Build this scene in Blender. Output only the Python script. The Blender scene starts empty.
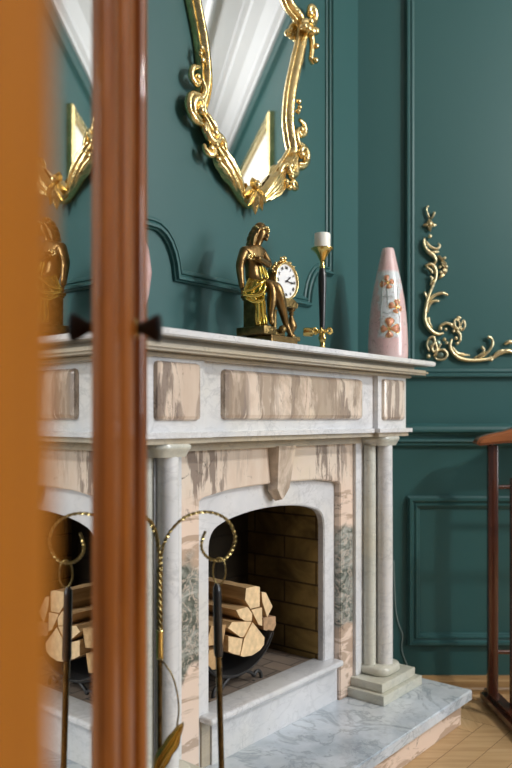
import bpy, bmesh, math, random
from mathutils import Vector, Matrix, Quaternion
from math import sin, cos, pi, radians, atan, atan2, hypot
random.seed(7)
SC = bpy.context.scene
COL = SC.collection

# ------------------------------------------------------------------ layout constants (metres)
F, CXP, HY, H = 747.0, 256.0, 419.0, 1.0
D = F / (692 - HY)                       # distance to the wall facing the camera
AL = atan(620 / F)                       # the fireplace wall runs at this angle
SU, CU = sin(AL), cos(AL)
AX = (358 - CXP) / F * D                 # corner where both walls meet
MD = Matrix.Translation((AX, D, 0)) @ Matrix.Rotation(-AL, 4, 'Z')    # local (out of wall, along wall, up)
I4 = Matrix.Identity(4)
C0 = -0.68                               # middle of the fireplace along its wall
BD = -0.091
MDOOR = Matrix.Translation((-0.09 * cos(BD), 0.09 * sin(BD), 0)) @ Matrix.Rotation(-BD, 4, 'Z')

# ------------------------------------------------------------------ materials
def new_mat(name):
    m = bpy.data.materials.new(name); m.use_nodes = True
    nt = m.node_tree; b = nt.nodes['Principled BSDF']
    return m, nt, b
def N(nt, t, **kw):
    n = nt.nodes.new(t)
    for k, v in kw.items():
        if k in n.inputs: n.inputs[k].default_value = v
        else: setattr(n, k, v)
    return n
def simple(name, col, rough=.5, metal=0, coat=0, bump=0, bscale=60, spec=.5, var=0, vscale=4, coat_rough=.1, trans=0, sss=0):
    m, nt, b = new_mat(name)
    b.inputs['Base Color'].default_value = (*col, 1); b.inputs['Roughness'].default_value = rough
    b.inputs['Metallic'].default_value = metal; b.inputs['Coat Weight'].default_value = coat
    b.inputs['Coat Roughness'].default_value = coat_rough
    b.inputs['Specular IOR Level'].default_value = spec
    if trans: b.inputs['Transmission Weight'].default_value = trans
    if sss:
        b.inputs['Subsurface Weight'].default_value = sss; b.inputs['Subsurface Radius'].default_value = (.02, .015, .01)
    tc = N(nt, 'ShaderNodeTexCoord')
    if bump:
        n = N(nt, 'ShaderNodeTexNoise', Scale=bscale, Detail=4.0); nt.links.new(tc.outputs['Object'], n.inputs['Vector'])
        bp = N(nt, 'ShaderNodeBump', Strength=bump, Distance=.01)
        nt.links.new(n.outputs['Fac'], bp.inputs['Height']); nt.links.new(bp.outputs[0], b.inputs['Normal'])
    if var:
        n = N(nt, 'ShaderNodeTexNoise', Scale=vscale, Detail=5.0); nt.links.new(tc.outputs['Object'], n.inputs['Vector'])
        r = N(nt, 'ShaderNodeValToRGB'); e = r.color_ramp.elements
        e[0].position = .35; e[1].position = .65
        e[0].color = (*[c * (1 - var) for c in col], 1); e[1].color = (*[min(1, c * (1 + var)) for c in col], 1)
        nt.links.new(n.outputs['Fac'], r.inputs[0]); nt.links.new(r.outputs[0], b.inputs['Base Color'])
    return m
def ramp(nt, stops):
    r = N(nt, 'ShaderNodeValToRGB'); cr = r.color_ramp
    while len(cr.elements) < len(stops): cr.elements.new(.5)
    for e, (p, c) in zip(cr.elements, stops):
        e.position = p; e.color = (*c, 1) if len(c) == 3 else c
    return r
def mapping(nt, scale=(1, 1, 1), rot=(0, 0, 0), loc=(0, 0, 0)):
    tc = N(nt, 'ShaderNodeTexCoord'); mp = N(nt, 'ShaderNodeMapping')
    mp.inputs['Scale'].default_value = scale; mp.inputs['Rotation'].default_value = rot; mp.inputs['Location'].default_value = loc
    nt.links.new(tc.outputs['Object'], mp.inputs[0]); return mp
def mixc(nt, fac, a, b, mode='MIX'):
    m = N(nt, 'ShaderNodeMix', data_type='RGBA', blend_type=mode)
    for s, v in ((0, fac), (6, a), (7, b)):
        if hasattr(v, 'links') or isinstance(v, bpy.types.NodeSocket): nt.links.new(v, m.inputs[s])
        elif s == 0: m.inputs[0].default_value = v
        else: m.inputs[s].default_value = (*v, 1)
    return m.outputs[2]
def veins(nt, scale, width, sc=(1, 1, 1), rot=(0, 0, 0), loc=(0, 0, 0), dist=1.0, detail=6.0):
    """thin crack-like lines: 1 on the vein, 0 elsewhere"""
    mp = mapping(nt, sc, rot, loc)
    n = N(nt, 'ShaderNodeTexNoise', Scale=scale, Detail=detail, Distortion=dist, Roughness=.6)
    nt.links.new(mp.outputs[0], n.inputs['Vector'])
    a = N(nt, 'ShaderNodeMath', operation='SUBTRACT'); a.inputs[1].default_value = .5
    nt.links.new(n.outputs['Fac'], a.inputs[0])
    b = N(nt, 'ShaderNodeMath', operation='ABSOLUTE'); nt.links.new(a.outputs[0], b.inputs[0])
    r = ramp(nt, [(0, (1, 1, 1)), (width, (0, 0, 0))]); nt.links.new(b.outputs[0], r.inputs[0])
    return r.outputs[0]
def patches(nt, scale, lo, hi, sc=(1, 1, 1), rot=(0, 0, 0), loc=(0, 0, 0), dist=.3, detail=5.0):
    mp = mapping(nt, sc, rot, loc)
    n = N(nt, 'ShaderNodeTexNoise', Scale=scale, Detail=detail, Distortion=dist, Roughness=.6)
    nt.links.new(mp.outputs[0], n.inputs['Vector'])
    r = ramp(nt, [(lo, (0, 0, 0)), (hi, (1, 1, 1))]); nt.links.new(n.outputs['Fac'], r.inputs[0])
    return r.outputs[0]
def mul(nt, a, b):
    m = N(nt, 'ShaderNodeMath', operation='MULTIPLY')
    for i, v in enumerate((a, b)):
        if isinstance(v, (int, float)): m.inputs[i].default_value = v
        else: nt.links.new(v, m.inputs[i])
    return m.outputs[0]
def white_marble(name, base, grey, warm, rough=.22, vs=7, rot=(.5, .4, .3), vein=.22):
    m, nt, b = new_mat(name)
    c = mixc(nt, patches(nt, 5, .4, .68), base, grey)
    c = mixc(nt, mul(nt, patches(nt, 2.2, .48, .7, loc=(3, 1, 2)), .7), c, warm)
    c = mixc(nt, mul(nt, veins(nt, vs, .035, sc=(1, 1, 2.2), rot=rot), vein), c, [g * .6 for g in grey])
    c = mixc(nt, mul(nt, mul(nt, veins(nt, 22, .05, rot=rot, loc=(5, 5, 5)), patches(nt, 9, .5, .6)), .4), c, [g * .6 for g in grey])
    c = mixc(nt, mul(nt, patches(nt, 110, .69, .74), .8), c, (.09, .08, .07))
    nt.links.new(c, b.inputs['Base Color']); b.inputs['Roughness'].default_value = rough
    b.inputs['Coat Weight'].default_value = .3; b.inputs['Coat Roughness'].default_value = .3
    return m
M = {}
M['wall'] = simple('teal_paint', (.028, .098, .096), .42, bump=.04, bscale=250, spec=.4)
M['marble'] = white_marble('white_marble', (.71, .71, .72), (.59, .60, .62), (.69, .66, .58))
M['marble_cream'] = white_marble('cream_marble', (.60, .60, .53), (.50, .52, .47), (.58, .54, .41))
M['marble_slab'] = white_marble('slab_marble', (.66, .71, .76), (.38, .44, .50), (.64, .65, .62), .16, 6, (.2, .1, .9), .6)
M['marble_tan'] = white_marble('tan_shade_marble', (.50, .44, .34), (.40, .36, .30), (.46, .36, .22))  # tan stone; its darker tone also paints the shade under shelf and ledge

def pink_marble(name, streak=True, band=False, dull=0):
    m, nt, b = new_mat(name)
    c = mixc(nt, patches(nt, 3.5, .35, .68), (.72, .58, .47), (.75, .66, .56))
    c = mixc(nt, mul(nt, patches(nt, 2.2, .55, .72, loc=(7, 2, 1)), .55), c, (.66, .57, .38))
    if streak:
        area = patches(nt, 2.6, .46, .54, sc=(1, 1.6, .35), loc=(4, 4.6, 4))
        s = mul(nt, patches(nt, 7, .49, .54, sc=(1, 4.5, .9), loc=(0, 0, .4), dist=.35, detail=11), area)
        c = mixc(nt, mul(nt, s, .8), c, (.19, .14, .115))
        c = mixc(nt, mul(nt, patches(nt, 3.4, .50, .66, sc=(1, 3, .7), loc=(3, 8, 1)), .45), c, (.56, .40, .29))
        v = mul(nt, veins(nt, 3.2, .012, sc=(1, 3, 1), loc=(2, 0, 0), dist=1.2, detail=8), patches(nt, 4, .48, .58, loc=(1, 6, 2)))
        c = mixc(nt, mul(nt, v, .8), c, (.12, .085, .07))
    if band:
        # lower legs of the panel: grey-green breccia zone and slanting cream bands
        tc = N(nt, 'ShaderNodeTexCoord'); sp = N(nt, 'ShaderNodeSeparateXYZ'); nt.links.new(tc.outputs['Object'], sp.inputs[0])
        nz = N(nt, 'ShaderNodeTexNoise', Scale=5, Detail=3.0); nt.links.new(tc.outputs['Object'], nz.inputs['Vector'])
        ad = N(nt, 'ShaderNodeMath', operation='MULTIPLY_ADD'); ad.inputs[1].default_value = .30
        nt.links.new(nz.outputs['Fac'], ad.inputs[0]); nt.links.new(sp.outputs['Z'], ad.inputs[2])
        g = ramp(nt, [(.0, (0, 0, 0)), (.485, (0, 0, 0)), (.50, (1, 1, 1)), (.76, (1, 1, 1)), (.785, (0, 0, 0))])
        nt.links.new(ad.outputs[0], g.inputs[0])
        low = ramp(nt, [(.0, (1, 1, 1)), (.76, (1, 1, 1)), (.82, (0, 0, 0))]); nt.links.new(sp.outputs['Z'], low.inputs[0])
        c = mixc(nt, low.outputs[0], c, (.77, .61, .50))
        bands = patches(nt, 6, .5, .56, sc=(1, 1, 3.4), rot=(.5, 0, 0), loc=(1, 1, 3), dist=.8)
        c = mixc(nt, mul(nt, mul(nt, bands, low.outputs[0]), .7), c, (.36, .25, .17))
        gv = mixc(nt, patches(nt, 16, .4, .62, sc=(1, 1, 1.6), rot=(.7, 0, 0), dist=1.5), (.10, .115, .095), (.40, .41, .37))
        gv = mixc(nt, mul(nt, veins(nt, 14, .035, rot=(.7, 0, 0), dist=2.5), .8), gv, (.60, .50, .42))
        c = mixc(nt, g.outputs[0], c, gv)
        tr = mul(nt, veins(nt, 9, .02, dist=.8), patches(nt, 5, .55, .6, loc=(9, 3, 6)))
        c = mixc(nt, mul(nt, tr, .8), c, (.1, .08, .07))
    if dull: c = mixc(nt, mul(nt, patches(nt, 7, .42, .54, sc=(1, 1.7, .9), loc=(5, 1, 9), dist=.3, detail=8), dull), c, (.36, .28, .21))
    nt.links.new(c, b.inputs['Base Color']); b.inputs['Roughness'].default_value = .2
    b.inputs['Coat Weight'].default_value = .3; b.inputs['Coat Roughness'].default_value = .1
    return m
M['pink'] = pink_marble('pink_breccia_marble', True, True)
M['tile'] = pink_marble('brown_veined_marble', True, False, .75)
M['tile_pale'] = pink_marble('peach_veined_marble', True, False, .2)

def mat_brick(name, axes, SOOT=.75):
    m, nt, b = new_mat(name)
    tc = N(nt, 'ShaderNodeTexCoord'); sp = N(nt, 'ShaderNodeSeparateXYZ'); nt.links.new(tc.outputs['Object'], sp.inputs[0])
    cb = N(nt, 'ShaderNodeCombineXYZ')
    nt.links.new(sp.outputs[axes[0]], cb.inputs[0]); nt.links.new(sp.outputs[axes[1]], cb.inputs[1])
    off = N(nt, 'ShaderNodeVectorMath', operation='ADD'); off.inputs[1].default_value = (10.02, 10.035, 0)
    nt.links.new(cb.outputs[0], off.inputs[0])
    br = N(nt, 'ShaderNodeTexBrick'); br.inputs['Scale'].default_value = 1
    br.inputs['Brick Width'].default_value = .25; br.inputs['Row Height'].default_value = .072
    br.inputs['Mortar Size'].default_value = .0035; br.inputs['Mortar Smooth'].default_value = .3
    br.inputs['Color1'].default_value = (.58, .40, .14, 1); br.inputs['Color2'].default_value = (.44, .30, .10, 1)
    br.inputs['Mortar'].default_value = (.15, .10, .045, 1)
    nt.links.new(off.outputs[0], br.inputs['Vector'])
    c = mixc(nt, mul(nt, patches(nt, 6, .36, .66, dist=.8), .8), br.outputs['Color'], (.06, .04, .018))
    sx_ = N(nt, 'ShaderNodeSeparateXYZ'); nt.links.new(tc.outputs['Object'], sx_.inputs[0])
    sr = ramp(nt, [(.0, (1, 1, 1)), (.55, (1, 1, 1)), (.80, (0, 0, 0))])       # soot thickens away from the opening
    ma = N(nt, 'ShaderNodeMath', operation='MULTIPLY_ADD'); ma.inputs[1].default_value = 1.6; ma.inputs[2].default_value = .62
    nt.links.new(sx_.outputs['X'], ma.inputs[0]); nt.links.new(ma.outputs[0], sr.inputs[0])
    c = mixc(nt, mul(nt, sr.outputs[0], SOOT), c, (.012, .009, .006))
    nt.links.new(c, b.inputs['Base Color']); b.inputs['Roughness'].default_value = .8; b.inputs['Specular IOR Level'].default_value = .12
    bp = N(nt, 'ShaderNodeBump', Strength=.7, Distance=.006); inv = N(nt, 'ShaderNodeMath', operation='SUBTRACT'); inv.inputs[0].default_value = 1
    nt.links.new(br.outputs['Fac'], inv.inputs[1]); nt.links.new(inv.outputs[0], bp.inputs['Height']); nt.links.new(bp.outputs[0], b.inputs['Normal'])
    return m
M['brick_side'] = mat_brick('firebrick_side', ('X', 'Z'))
M['brick_back'] = mat_brick('firebrick_back', ('Y', 'Z'), .98)
M['soot'] = simple('soot_black', (.012, .010, .008), .9)
def mat_hearthbrick():
    m, nt, b = new_mat('hearth_brick')
    mp = mapping(nt, (1, 1, 1), (0, 0, .0), (10, 10, 0))
    br = N(nt, 'ShaderNodeTexBrick'); br.inputs['Scale'].default_value = 1
    br.inputs['Brick Width'].default_value = .13; br.inputs['Row Height'].default_value = .062
    br.inputs['Mortar Size'].default_value = .003
    br.inputs['Color1'].default_value = (.27, .20, .145, 1); br.inputs['Color2'].default_value = (.19, .145, .11, 1); br.inputs['Mortar'].default_value = (.08, .06, .045, 1)
    nt.links.new(mp.outputs[0], br.inputs['Vector'])
    c = mixc(nt, mul(nt, patches(nt, 9, .42, .65), .6), br.outputs['Color'], (.11, .095, .085))
    nt.links.new(c, b.inputs['Base Color']); b.inputs['Roughness'].default_value = .75
    return m
M['hearth_brick'] = mat_hearthbrick()

def mat_wood(name, c1, c2, c3, scale=1.0, rough=.35, coat=0.0, axis='Z', coat_rough=.1):
    m, nt, b = new_mat(name)
    s = {'X': (1, 14, 14), 'Y': (14, 1, 14), 'Z': (14, 14, 1)}[axis]
    mp = mapping(nt, tuple(v * scale for v in s))
    n = N(nt, 'ShaderNodeTexNoise', Scale=2.2, Detail=7.0, Distortion=.5, Roughness=.62); nt.links.new(mp.outputs[0], n.inputs['Vector'])
    r = ramp(nt, [(.3, c1), (.5, c2), (.72, c3)]); nt.links.new(n.outputs['Fac'], r.inputs[0])
    nt.links.new(r.outputs[0], b.inputs['Base Color']); b.inputs['Roughness'].default_value = rough
    b.inputs['Coat Weight'].default_value = coat; b.inputs['Coat Roughness'].default_value = coat_rough
    return m
M['door_wood'] = mat_wood('varnished_door_wood', (.11, .026, .003), (.21, .056, .005), (.31, .095, .009), 1.0, .38, .4, 'Z', .04)
M['door_satin'] = mat_wood('worn_door_wood', (.21, .064, .005), (.32, .105, .008), (.40, .145, .014), 1.0, .7, 0, 'Z')
M['door_satin'].node_tree.nodes['Principled BSDF'].inputs['Specular IOR Level'].default_value = .06
M['door_wood'].node_tree.nodes['Principled BSDF'].inputs['Specular IOR Level'].default_value = .2
M['dark_wood'] = mat_wood('mahogany', (.03, .008, .004), (.06, .016, .007), (.10, .028, .011), 1.0, .25, .6, 'Z')
M['hanger_wood'] = mat_wood('hanger_wood', (.16, .045, .012), (.26, .085, .025), (.34, .12, .04), 1.0, .25, .6, 'X')
M['skirting'] = mat_wood('oak_skirting', (.30, .17, .07), (.42, .26, .11), (.52, .33, .15), 1.0, .4, .2, 'X')
def mat_floor():
    m, nt, b = new_mat('oak_parquet')
    at = N(nt, 'ShaderNodeAttribute', attribute_name='plank')
    sp = N(nt, 'ShaderNodeSeparateColor'); nt.links.new(at.outputs['Color'], sp.inputs[0])
    def grain(sc):
        mp = mapping(nt, sc); ad = N(nt, 'ShaderNodeVectorMath', operation='ADD')
        nt.links.new(mp.outputs[0], ad.inputs[0]); mm = N(nt, 'ShaderNodeVectorMath', operation='SCALE'); mm.inputs['Scale'].default_value = 30
        nt.links.new(at.outputs['Color'], mm.inputs[0]); nt.links.new(mm.outputs[0], ad.inputs[1])
        n = N(nt, 'ShaderNodeTexNoise', Scale=1.6, Detail=6.0, Distortion=.4); nt.links.new(ad.outputs[0], n.inputs['Vector'])
        return n.outputs['Fac']
    g = N(nt, 'ShaderNodeMix', data_type='FLOAT'); nt.links.new(sp.outputs[2], g.inputs[0])
    nt.links.new(grain((3, 34, 3)), g.inputs[2]); nt.links.new(grain((34, 3, 3)), g.inputs[3])
    r = ramp(nt, [(.3, (.46, .28, .125)), (.55, (.60, .40, .20)), (.75, (.66, .47, .26))]); nt.links.new(g.outputs[0], r.inputs[0])
    c = mixc(nt, mul(nt, sp.outputs[0], .45), r.outputs[0], (.40, .24, .11))
    nt.links.new(c, b.inputs['Base Color']); b.inputs['Roughness'].default_value = .38
    return m
M['floor'] = mat_floor()
M['gap'] = simple('parquet_gap', (.10, .055, .025), .8)
M['gold'] = simple('gilded', (.86, .66, .31), .24, 1, bump=.25, bscale=90, var=.15, vscale=30)
M['gold_pale'] = simple('pale_gilding', (.78, .66, .40), .3, 1, bump=.2, bscale=90)
M['brass'] = simple('polished_brass', (.80, .58, .20), .14, 1)
M['old_brass'] = simple('aged_brass', (.30, .225, .09), .28, 1, var=.4, vscale=70)
M['bronze'] = simple('bronze', (.26, .165, .068), .33, 1, bump=.15, bscale=120, var=.25, vscale=40)
M['rod_brass'] = simple('blackened_brass', (.13, .095, .045), .25, 1, var=.5, vscale=60)
M['bronze_dark'] = simple('dark_bronze', (.19, .13, .05), .38, 1, bump=.3, bscale=160, var=.3, vscale=60)
M['drape_gold'] = simple('yellow_gilding', (.85, .66, .16), .2, 1)
M['black'] = simple('black_lacquer', (.012, .012, .013), .32, coat=.3)
M['knob'] = simple('black_horn', (.008, .007, .008), .45, spec=.25)
M['iron'] = simple('black_iron', (.02, .02, .021), .5)
M['mirror'] = simple('silvered_glass', (.86, .90, .90), .004, 1)
M['door_glass'] = simple('reflecting_pane', (.62, .63, .62), .01, 1)
M['ceiling'] = simple('white_plaster', (.70, .70, .72), .7)
M['candle'] = simple('candle_wax', (.85, .84, .78), .45, sss=.2)
M['paper'] = simple('white_paper', (.82, .82, .80), .7)
M['dial'] = simple('white_enamel', (.80, .81, .82), .25, coat=.4)
M['ink'] = simple('black_ink', (.02, .018, .02), .5)
M['wire'] = simple('pale_wire', (.32, .40, .38), .5)
M['split_wood'] = mat_wood('split_firewood', (.34, .19, .075), (.50, .31, .14), (.64, .43, .22), 1.6, .7, 0, 'X')
M['log_end'] = simple('cut_wood_end', (.76, .55, .31), .75, var=.14, vscale=50)
M['bark_wood'] = simple('rough_log', (.30, .17, .09), .8, var=.3, vscale=60)
M['white_plastic'] = simple('white_enamel_paint', (.8, .8, .8), .4)

# ------------------------------------------------------------------ object helpers
MW = {}      # world matrices of empties
def tag(o, label=None, cat=None, group=None, kind=None):
    if label: o['label'] = label
    if cat: o['category'] = cat
    if group: o['group'] = group
    if kind: o['kind'] = kind
    return o
def thing(name, label, cat, loc, space=I4, rz=0, group=None, kind=None):
    o = bpy.data.objects.new(name, None); COL.objects.link(o)
    mw = space @ Matrix.Translation(loc) @ Matrix.Rotation(rz, 4, 'Z')
    o.matrix_world = mw; MW[o.name] = mw
    o.empty_display_size = .05
    return tag(o, label, cat, group, kind)
def obj(name, bm, mat, parent=None, space=I4, smooth=False, origin=None, recalc=True, weld=False, autos=None):
    """bm holds coordinates of `space`; it ends as ONE mesh object"""
    if recalc: bmesh.ops.recalc_face_normals(bm, faces=bm.faces)
    if parent is not None:
        mw = MW[parent.name]; bm.transform(mw.inverted() @ space); lm = I4; w = mw
    else:
        c = Vector(origin) if origin is not None else None
        if c is None:
            xs = [v.co for v in bm.verts]
            c = Vector(((min(v.x for v in xs) + max(v.x for v in xs)) / 2, (min(v.y for v in xs) + max(v.y for v in xs)) / 2, min(v.z for v in xs)))
        bm.transform(Matrix.Translation(-c)); lm = space @ Matrix.Translation(c); w = lm
    me = bpy.data.meshes.new(name); bm.to_mesh(me); bm.free()
    for m in (mat if isinstance(mat, (list, tuple)) else [mat]): me.materials.append(m)
    if smooth:
        for p in me.polygons: p.use_smooth = True
        if autos is not None:
            try: me.set_sharp_from_angle(angle=radians(autos))
            except Exception: pass
    o = bpy.data.objects.new(name, me); COL.objects.link(o)
    if parent is not None: o.parent = parent
    o.matrix_basis = lm if parent is None else I4
    MW[o.name] = w
    return o
def struct(name, bm, mat, space=I4, **k):
    o = obj(name, bm, mat, None, space, **k); o['kind'] = 'structure'; return o
def BM(): return bmesh.new()
def box(bm, a, b, c, d, e, f, bev=0, seg=2, mat=0):
    """box from a..b, c..d, e..f"""
    r = bmesh.ops.create_cube(bm, size=1)
    vs = r['verts']
    for v in vs:
        v.co = Vector(((a + b) / 2 + v.co.x * (b - a), (c + d) / 2 + v.co.y * (d - c), (e + f) / 2 + v.co.z * (f - e)))
    fs = set(fc for v in vs for fc in v.link_faces)
    for fc in fs: fc.material_index = mat
    if bev:
        es = set(ed for v in vs for ed in v.link_edges)
        bmesh.ops.bevel(bm, geom=list(es), offset=bev, segments=seg, affect='EDGES', profile=.5)
    return bm
def obox(bm, center, size, rot, bev=0):
    r = bmesh.ops.create_cube(bm, size=1); R = rot.to_4x4() if not isinstance(rot, Matrix) or len(rot) == 3 else rot
    for v in r['verts']: v.co = Vector(center) + (R.to_3x3() @ Vector((v.co.x * size[0], v.co.y * size[1], v.co.z * size[2])))
    if bev: bmesh.ops.bevel(bm, geom=list(set(e for v in r['verts'] for e in v.link_edges)), offset=bev, segments=2, affect='EDGES')
def prism(bm, pts, lo, hi, axis='X', mat=0, bev=0):
    """extrude a 2-D outline along an axis. X: pts are (y,z); Y: (x,z); Z: (x,y)"""
    def P(a, b, t): return {'X': (t, a, b), 'Y': (a, t, b), 'Z': (a, b, t)}[axis]
    A = [bm.verts.new(P(a, b, lo)) for a, b in pts]; B = [bm.verts.new(P(a, b, hi)) for a, b in pts]
    n = len(pts); fs = [bm.faces.new(A), bm.faces.new(B[::-1])]
    for i in range(n): fs.append(bm.faces.new((A[i], B[i], B[(i + 1) % n], A[(i + 1) % n])))
    for f in fs: f.material_index = mat
    if bev:
        bmesh.ops.recalc_face_normals(bm, faces=fs)
        es = set(fs[1].edges) | set()
        bmesh.ops.bevel(bm, geom=list(es), offset=bev, segments=2, affect='EDGES')
    return bm
def lathe(bm, prof, c=(0, 0, 0), n=32, axis='Z', sx=1, sy=1, a0=0, cap=True):
    rings = []
    for r, z in prof:
        ring = []
        for i in range(n):
            a = a0 + 2 * pi * i / n; x, y = r * cos(a) * sx, r * sin(a) * sy
            v = {'Z': (x, y, z), 'X': (z, x, y), 'Y': (y, z, x)}[axis]
            ring.append(bm.verts.new((c[0] + v[0], c[1] + v[1], c[2] + v[2])))
        rings.append(ring)
    for A, B in zip(rings, rings[1:]):
        for i in range(n): bm.faces.new((A[i], A[(i + 1) % n], B[(i + 1) % n], B[i]))
    if cap:
        bm.faces.new(rings[0][::-1]); bm.faces.new(rings[-1])
    return bm
def catmull(pts, sub=6, closed=False):
    P = [Vector(p) for p in pts]; n = len(P); out = []
    rng = range(n) if closed else range(n - 1)
    for i in rng:
        p1, p2 = P[i], P[(i + 1) % n]
        p0 = P[(i - 1) % n] if closed or i > 0 else 2 * p1 - p2
        p3 = P[(i + 2) % n] if closed or i + 2 < n else 2 * p2 - p1
        for k in range(sub):
            t = k / sub
            out.append(.5 * ((2 * p1) + (p2 - p0) * t + (2 * p0 - 5 * p1 + 4 * p2 - p3) * t * t + (3 * p1 - p0 - 3 * p2 + p3) * t ** 3))
    if not closed: out.append(P[-1])
    return out
def interp(vals, t):
    if not isinstance(vals, (list, tuple)): return vals
    x = t * (len(vals) - 1); i = min(int(x), len(vals) - 2); return vals[i] + (vals[i + 1] - vals[i]) * (x - i)
def tube(bm, pts, r, n=10, closed=False, flat=1.0, up=None, twist=0, square=False, cap=True):
    """sweep a round (or twisted square) section along 3-D points; r may be a list along the path"""
    P = [Vector(p) for p in pts]; m = len(P); rings = []; prev = None
    if up is not None: up = Vector(up)
    for i, p in enumerate(P):
        if closed: t = (P[(i + 1) % m] - P[i - 1]).normalized()
        else: t = (P[min(i + 1, m - 1)] - P[max(i - 1, 0)]).normalized()
        if up is not None: b = up
        else: b = prev if prev is not None else (Vector((0, 0, 1)) if abs(t.z) < .9 else Vector((0, 1, 0)))
        a = b.cross(t)
        if a.length < 1e-6: a = Vector((1, 0, 0)).cross(t)
        a.normalize(); b2 = t.cross(a).normalized(); prev = b2
        rr = interp(r, i / max(1, m - 1)); ring = []
        for k in range(n):
            an = 2 * pi * k / n + twist * i
            rad = rr
            if square:
                q = 2 * pi * k / n; rad = rr / max(abs(cos(q - pi / 4 * 0)), abs(sin(q))) * .85
            ring.append(bm.verts.new(p + a * cos(an) * rad + b2 * sin(an) * rad * flat))
        rings.append(ring)
    pairs = list(zip(rings, rings[1:])) + ([(rings[-1], rings[0])] if closed else [])
    for A, B in pairs:
        for k in range(n): bm.faces.new((A[k], A[(k + 1) % n], B[(k + 1) % n], B[k]))
    if not closed and cap: bm.faces.new(rings[0][::-1]); bm.faces.new(rings[-1])
    return bm
def ball(bm, c, r, sx=1, sy=1, sz=1, u=14, v=9):
    m = Matrix.Translation(c) @ Matrix.Diagonal((sx, sy, sz, 1))
    bmesh.ops.create_uvsphere(bm, u_segments=u, v_segments=v, radius=r, matrix=m)
def sweep_profile(bm, path, prof, closed=True, x0=0.0):
    """mitred moulding on the plane X=x0; path in (y,z); prof [(offset to the left of travel, height)]"""
    n = len(path); rings = []
    for i in range(n):
        p = Vector(path[i]); a = Vector(path[i - 1]) if (closed or i > 0) else None; b = Vector(path[(i + 1) % n]) if (closed or i < n - 1) else None
        d1 = (p - a).normalized() if a is not None else (b - p).normalized()
        d2 = (b - p).normalized() if b is not None else d1
        n1, n2 = Vector((-d1.y, d1.x)), Vector((-d2.y, d2.x)); mi = (n1 + n2)
        mi = mi.normalized() if mi.length > 1e-5 else n1
        k = 1 / max(.35, mi.dot(n1))
        rings.append([bm.verts.new((x0 + h, p.x + mi.x * o * k, p.y + mi.y * o * k)) for o, h in prof])
    pairs = list(zip(rings, rings[1:])) + ([(rings[-1], rings[0])] if closed else [])
    for A, B in pairs:
        for k in range(len(prof) - 1): bm.faces.new((A[k], A[k + 1], B[k + 1], B[k]))
    return bm
def skin_mesh(verts, edges, radii, sub=2):
    me = bpy.data.meshes.new('tmp'); me.from_pydata([tuple(v) for v in verts], edges, []); me.update()
    o = bpy.data.objects.new('tmp', me); COL.objects.link(o)
    md = o.modifiers.new('s', 'SKIN'); md.use_smooth_shade = True
    if not me.skin_vertices: 
        bpy.context.view_layer.objects.active = o
    for i, sv in enumerate(me.skin_vertices[0].data):
        r = radii[i]; sv.radius = (r, r) if not isinstance(r, tuple) else r; sv.use_root = (i == 0)
    if sub: m2 = o.modifiers.new('u', 'SUBSURF'); m2.levels = sub; m2.render_levels = sub
    dg = bpy.context.evaluated_depsgraph_get(); dg.update()
    ev = o.evaluated_get(dg); em = bpy.data.meshes.new_from_object(ev)
    bm = BM(); bm.from_mesh(em)
    bpy.data.objects.remove(o); bpy.data.meshes.remove(me); bpy.data.meshes.remove(em)
    return bm
def text_bm(txt, size, depth=.0004, bold=0.0):
    cu = bpy.data.curves.new('t', 'FONT'); cu.body = txt; cu.size = size; cu.extrude = depth; cu.align_x = 'CENTER'; cu.align_y = 'CENTER'; cu.offset = bold
    o = bpy.data.objects.new('t', cu); COL.objects.link(o)
    dg = bpy.context.evaluated_depsgraph_get(); dg.update()
    em = bpy.data.meshes.new_from_object(o.evaluated_get(dg)); bm = BM(); bm.from_mesh(em)
    bpy.data.objects.remove(o); bpy.data.curves.remove(cu); bpy.data.meshes.remove(em)
    return bm
def add_bm(dst, src, mat4):
    me = bpy.data.meshes.new('x'); src.transform(mat4); src.to_mesh(me); dst.from_mesh(me); bpy.data.meshes.remove(me); src.free()

# ------------------------------------------------------------------ picture point -> point on a known plane of the room (used once, to measure)
def S_(x, p):
    k = (x - CXP) / F; return (k * (D - SU * p) - AX - CU * p) / (SU - k * CU)
def Z_(y, s, p): return H - (y - HY) / F * (D + CU * s - SU * p)
def RW(x, y, d=0): return ((x - CXP) / F * (D - d), H - (y - HY) / F * (D - d))

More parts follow.
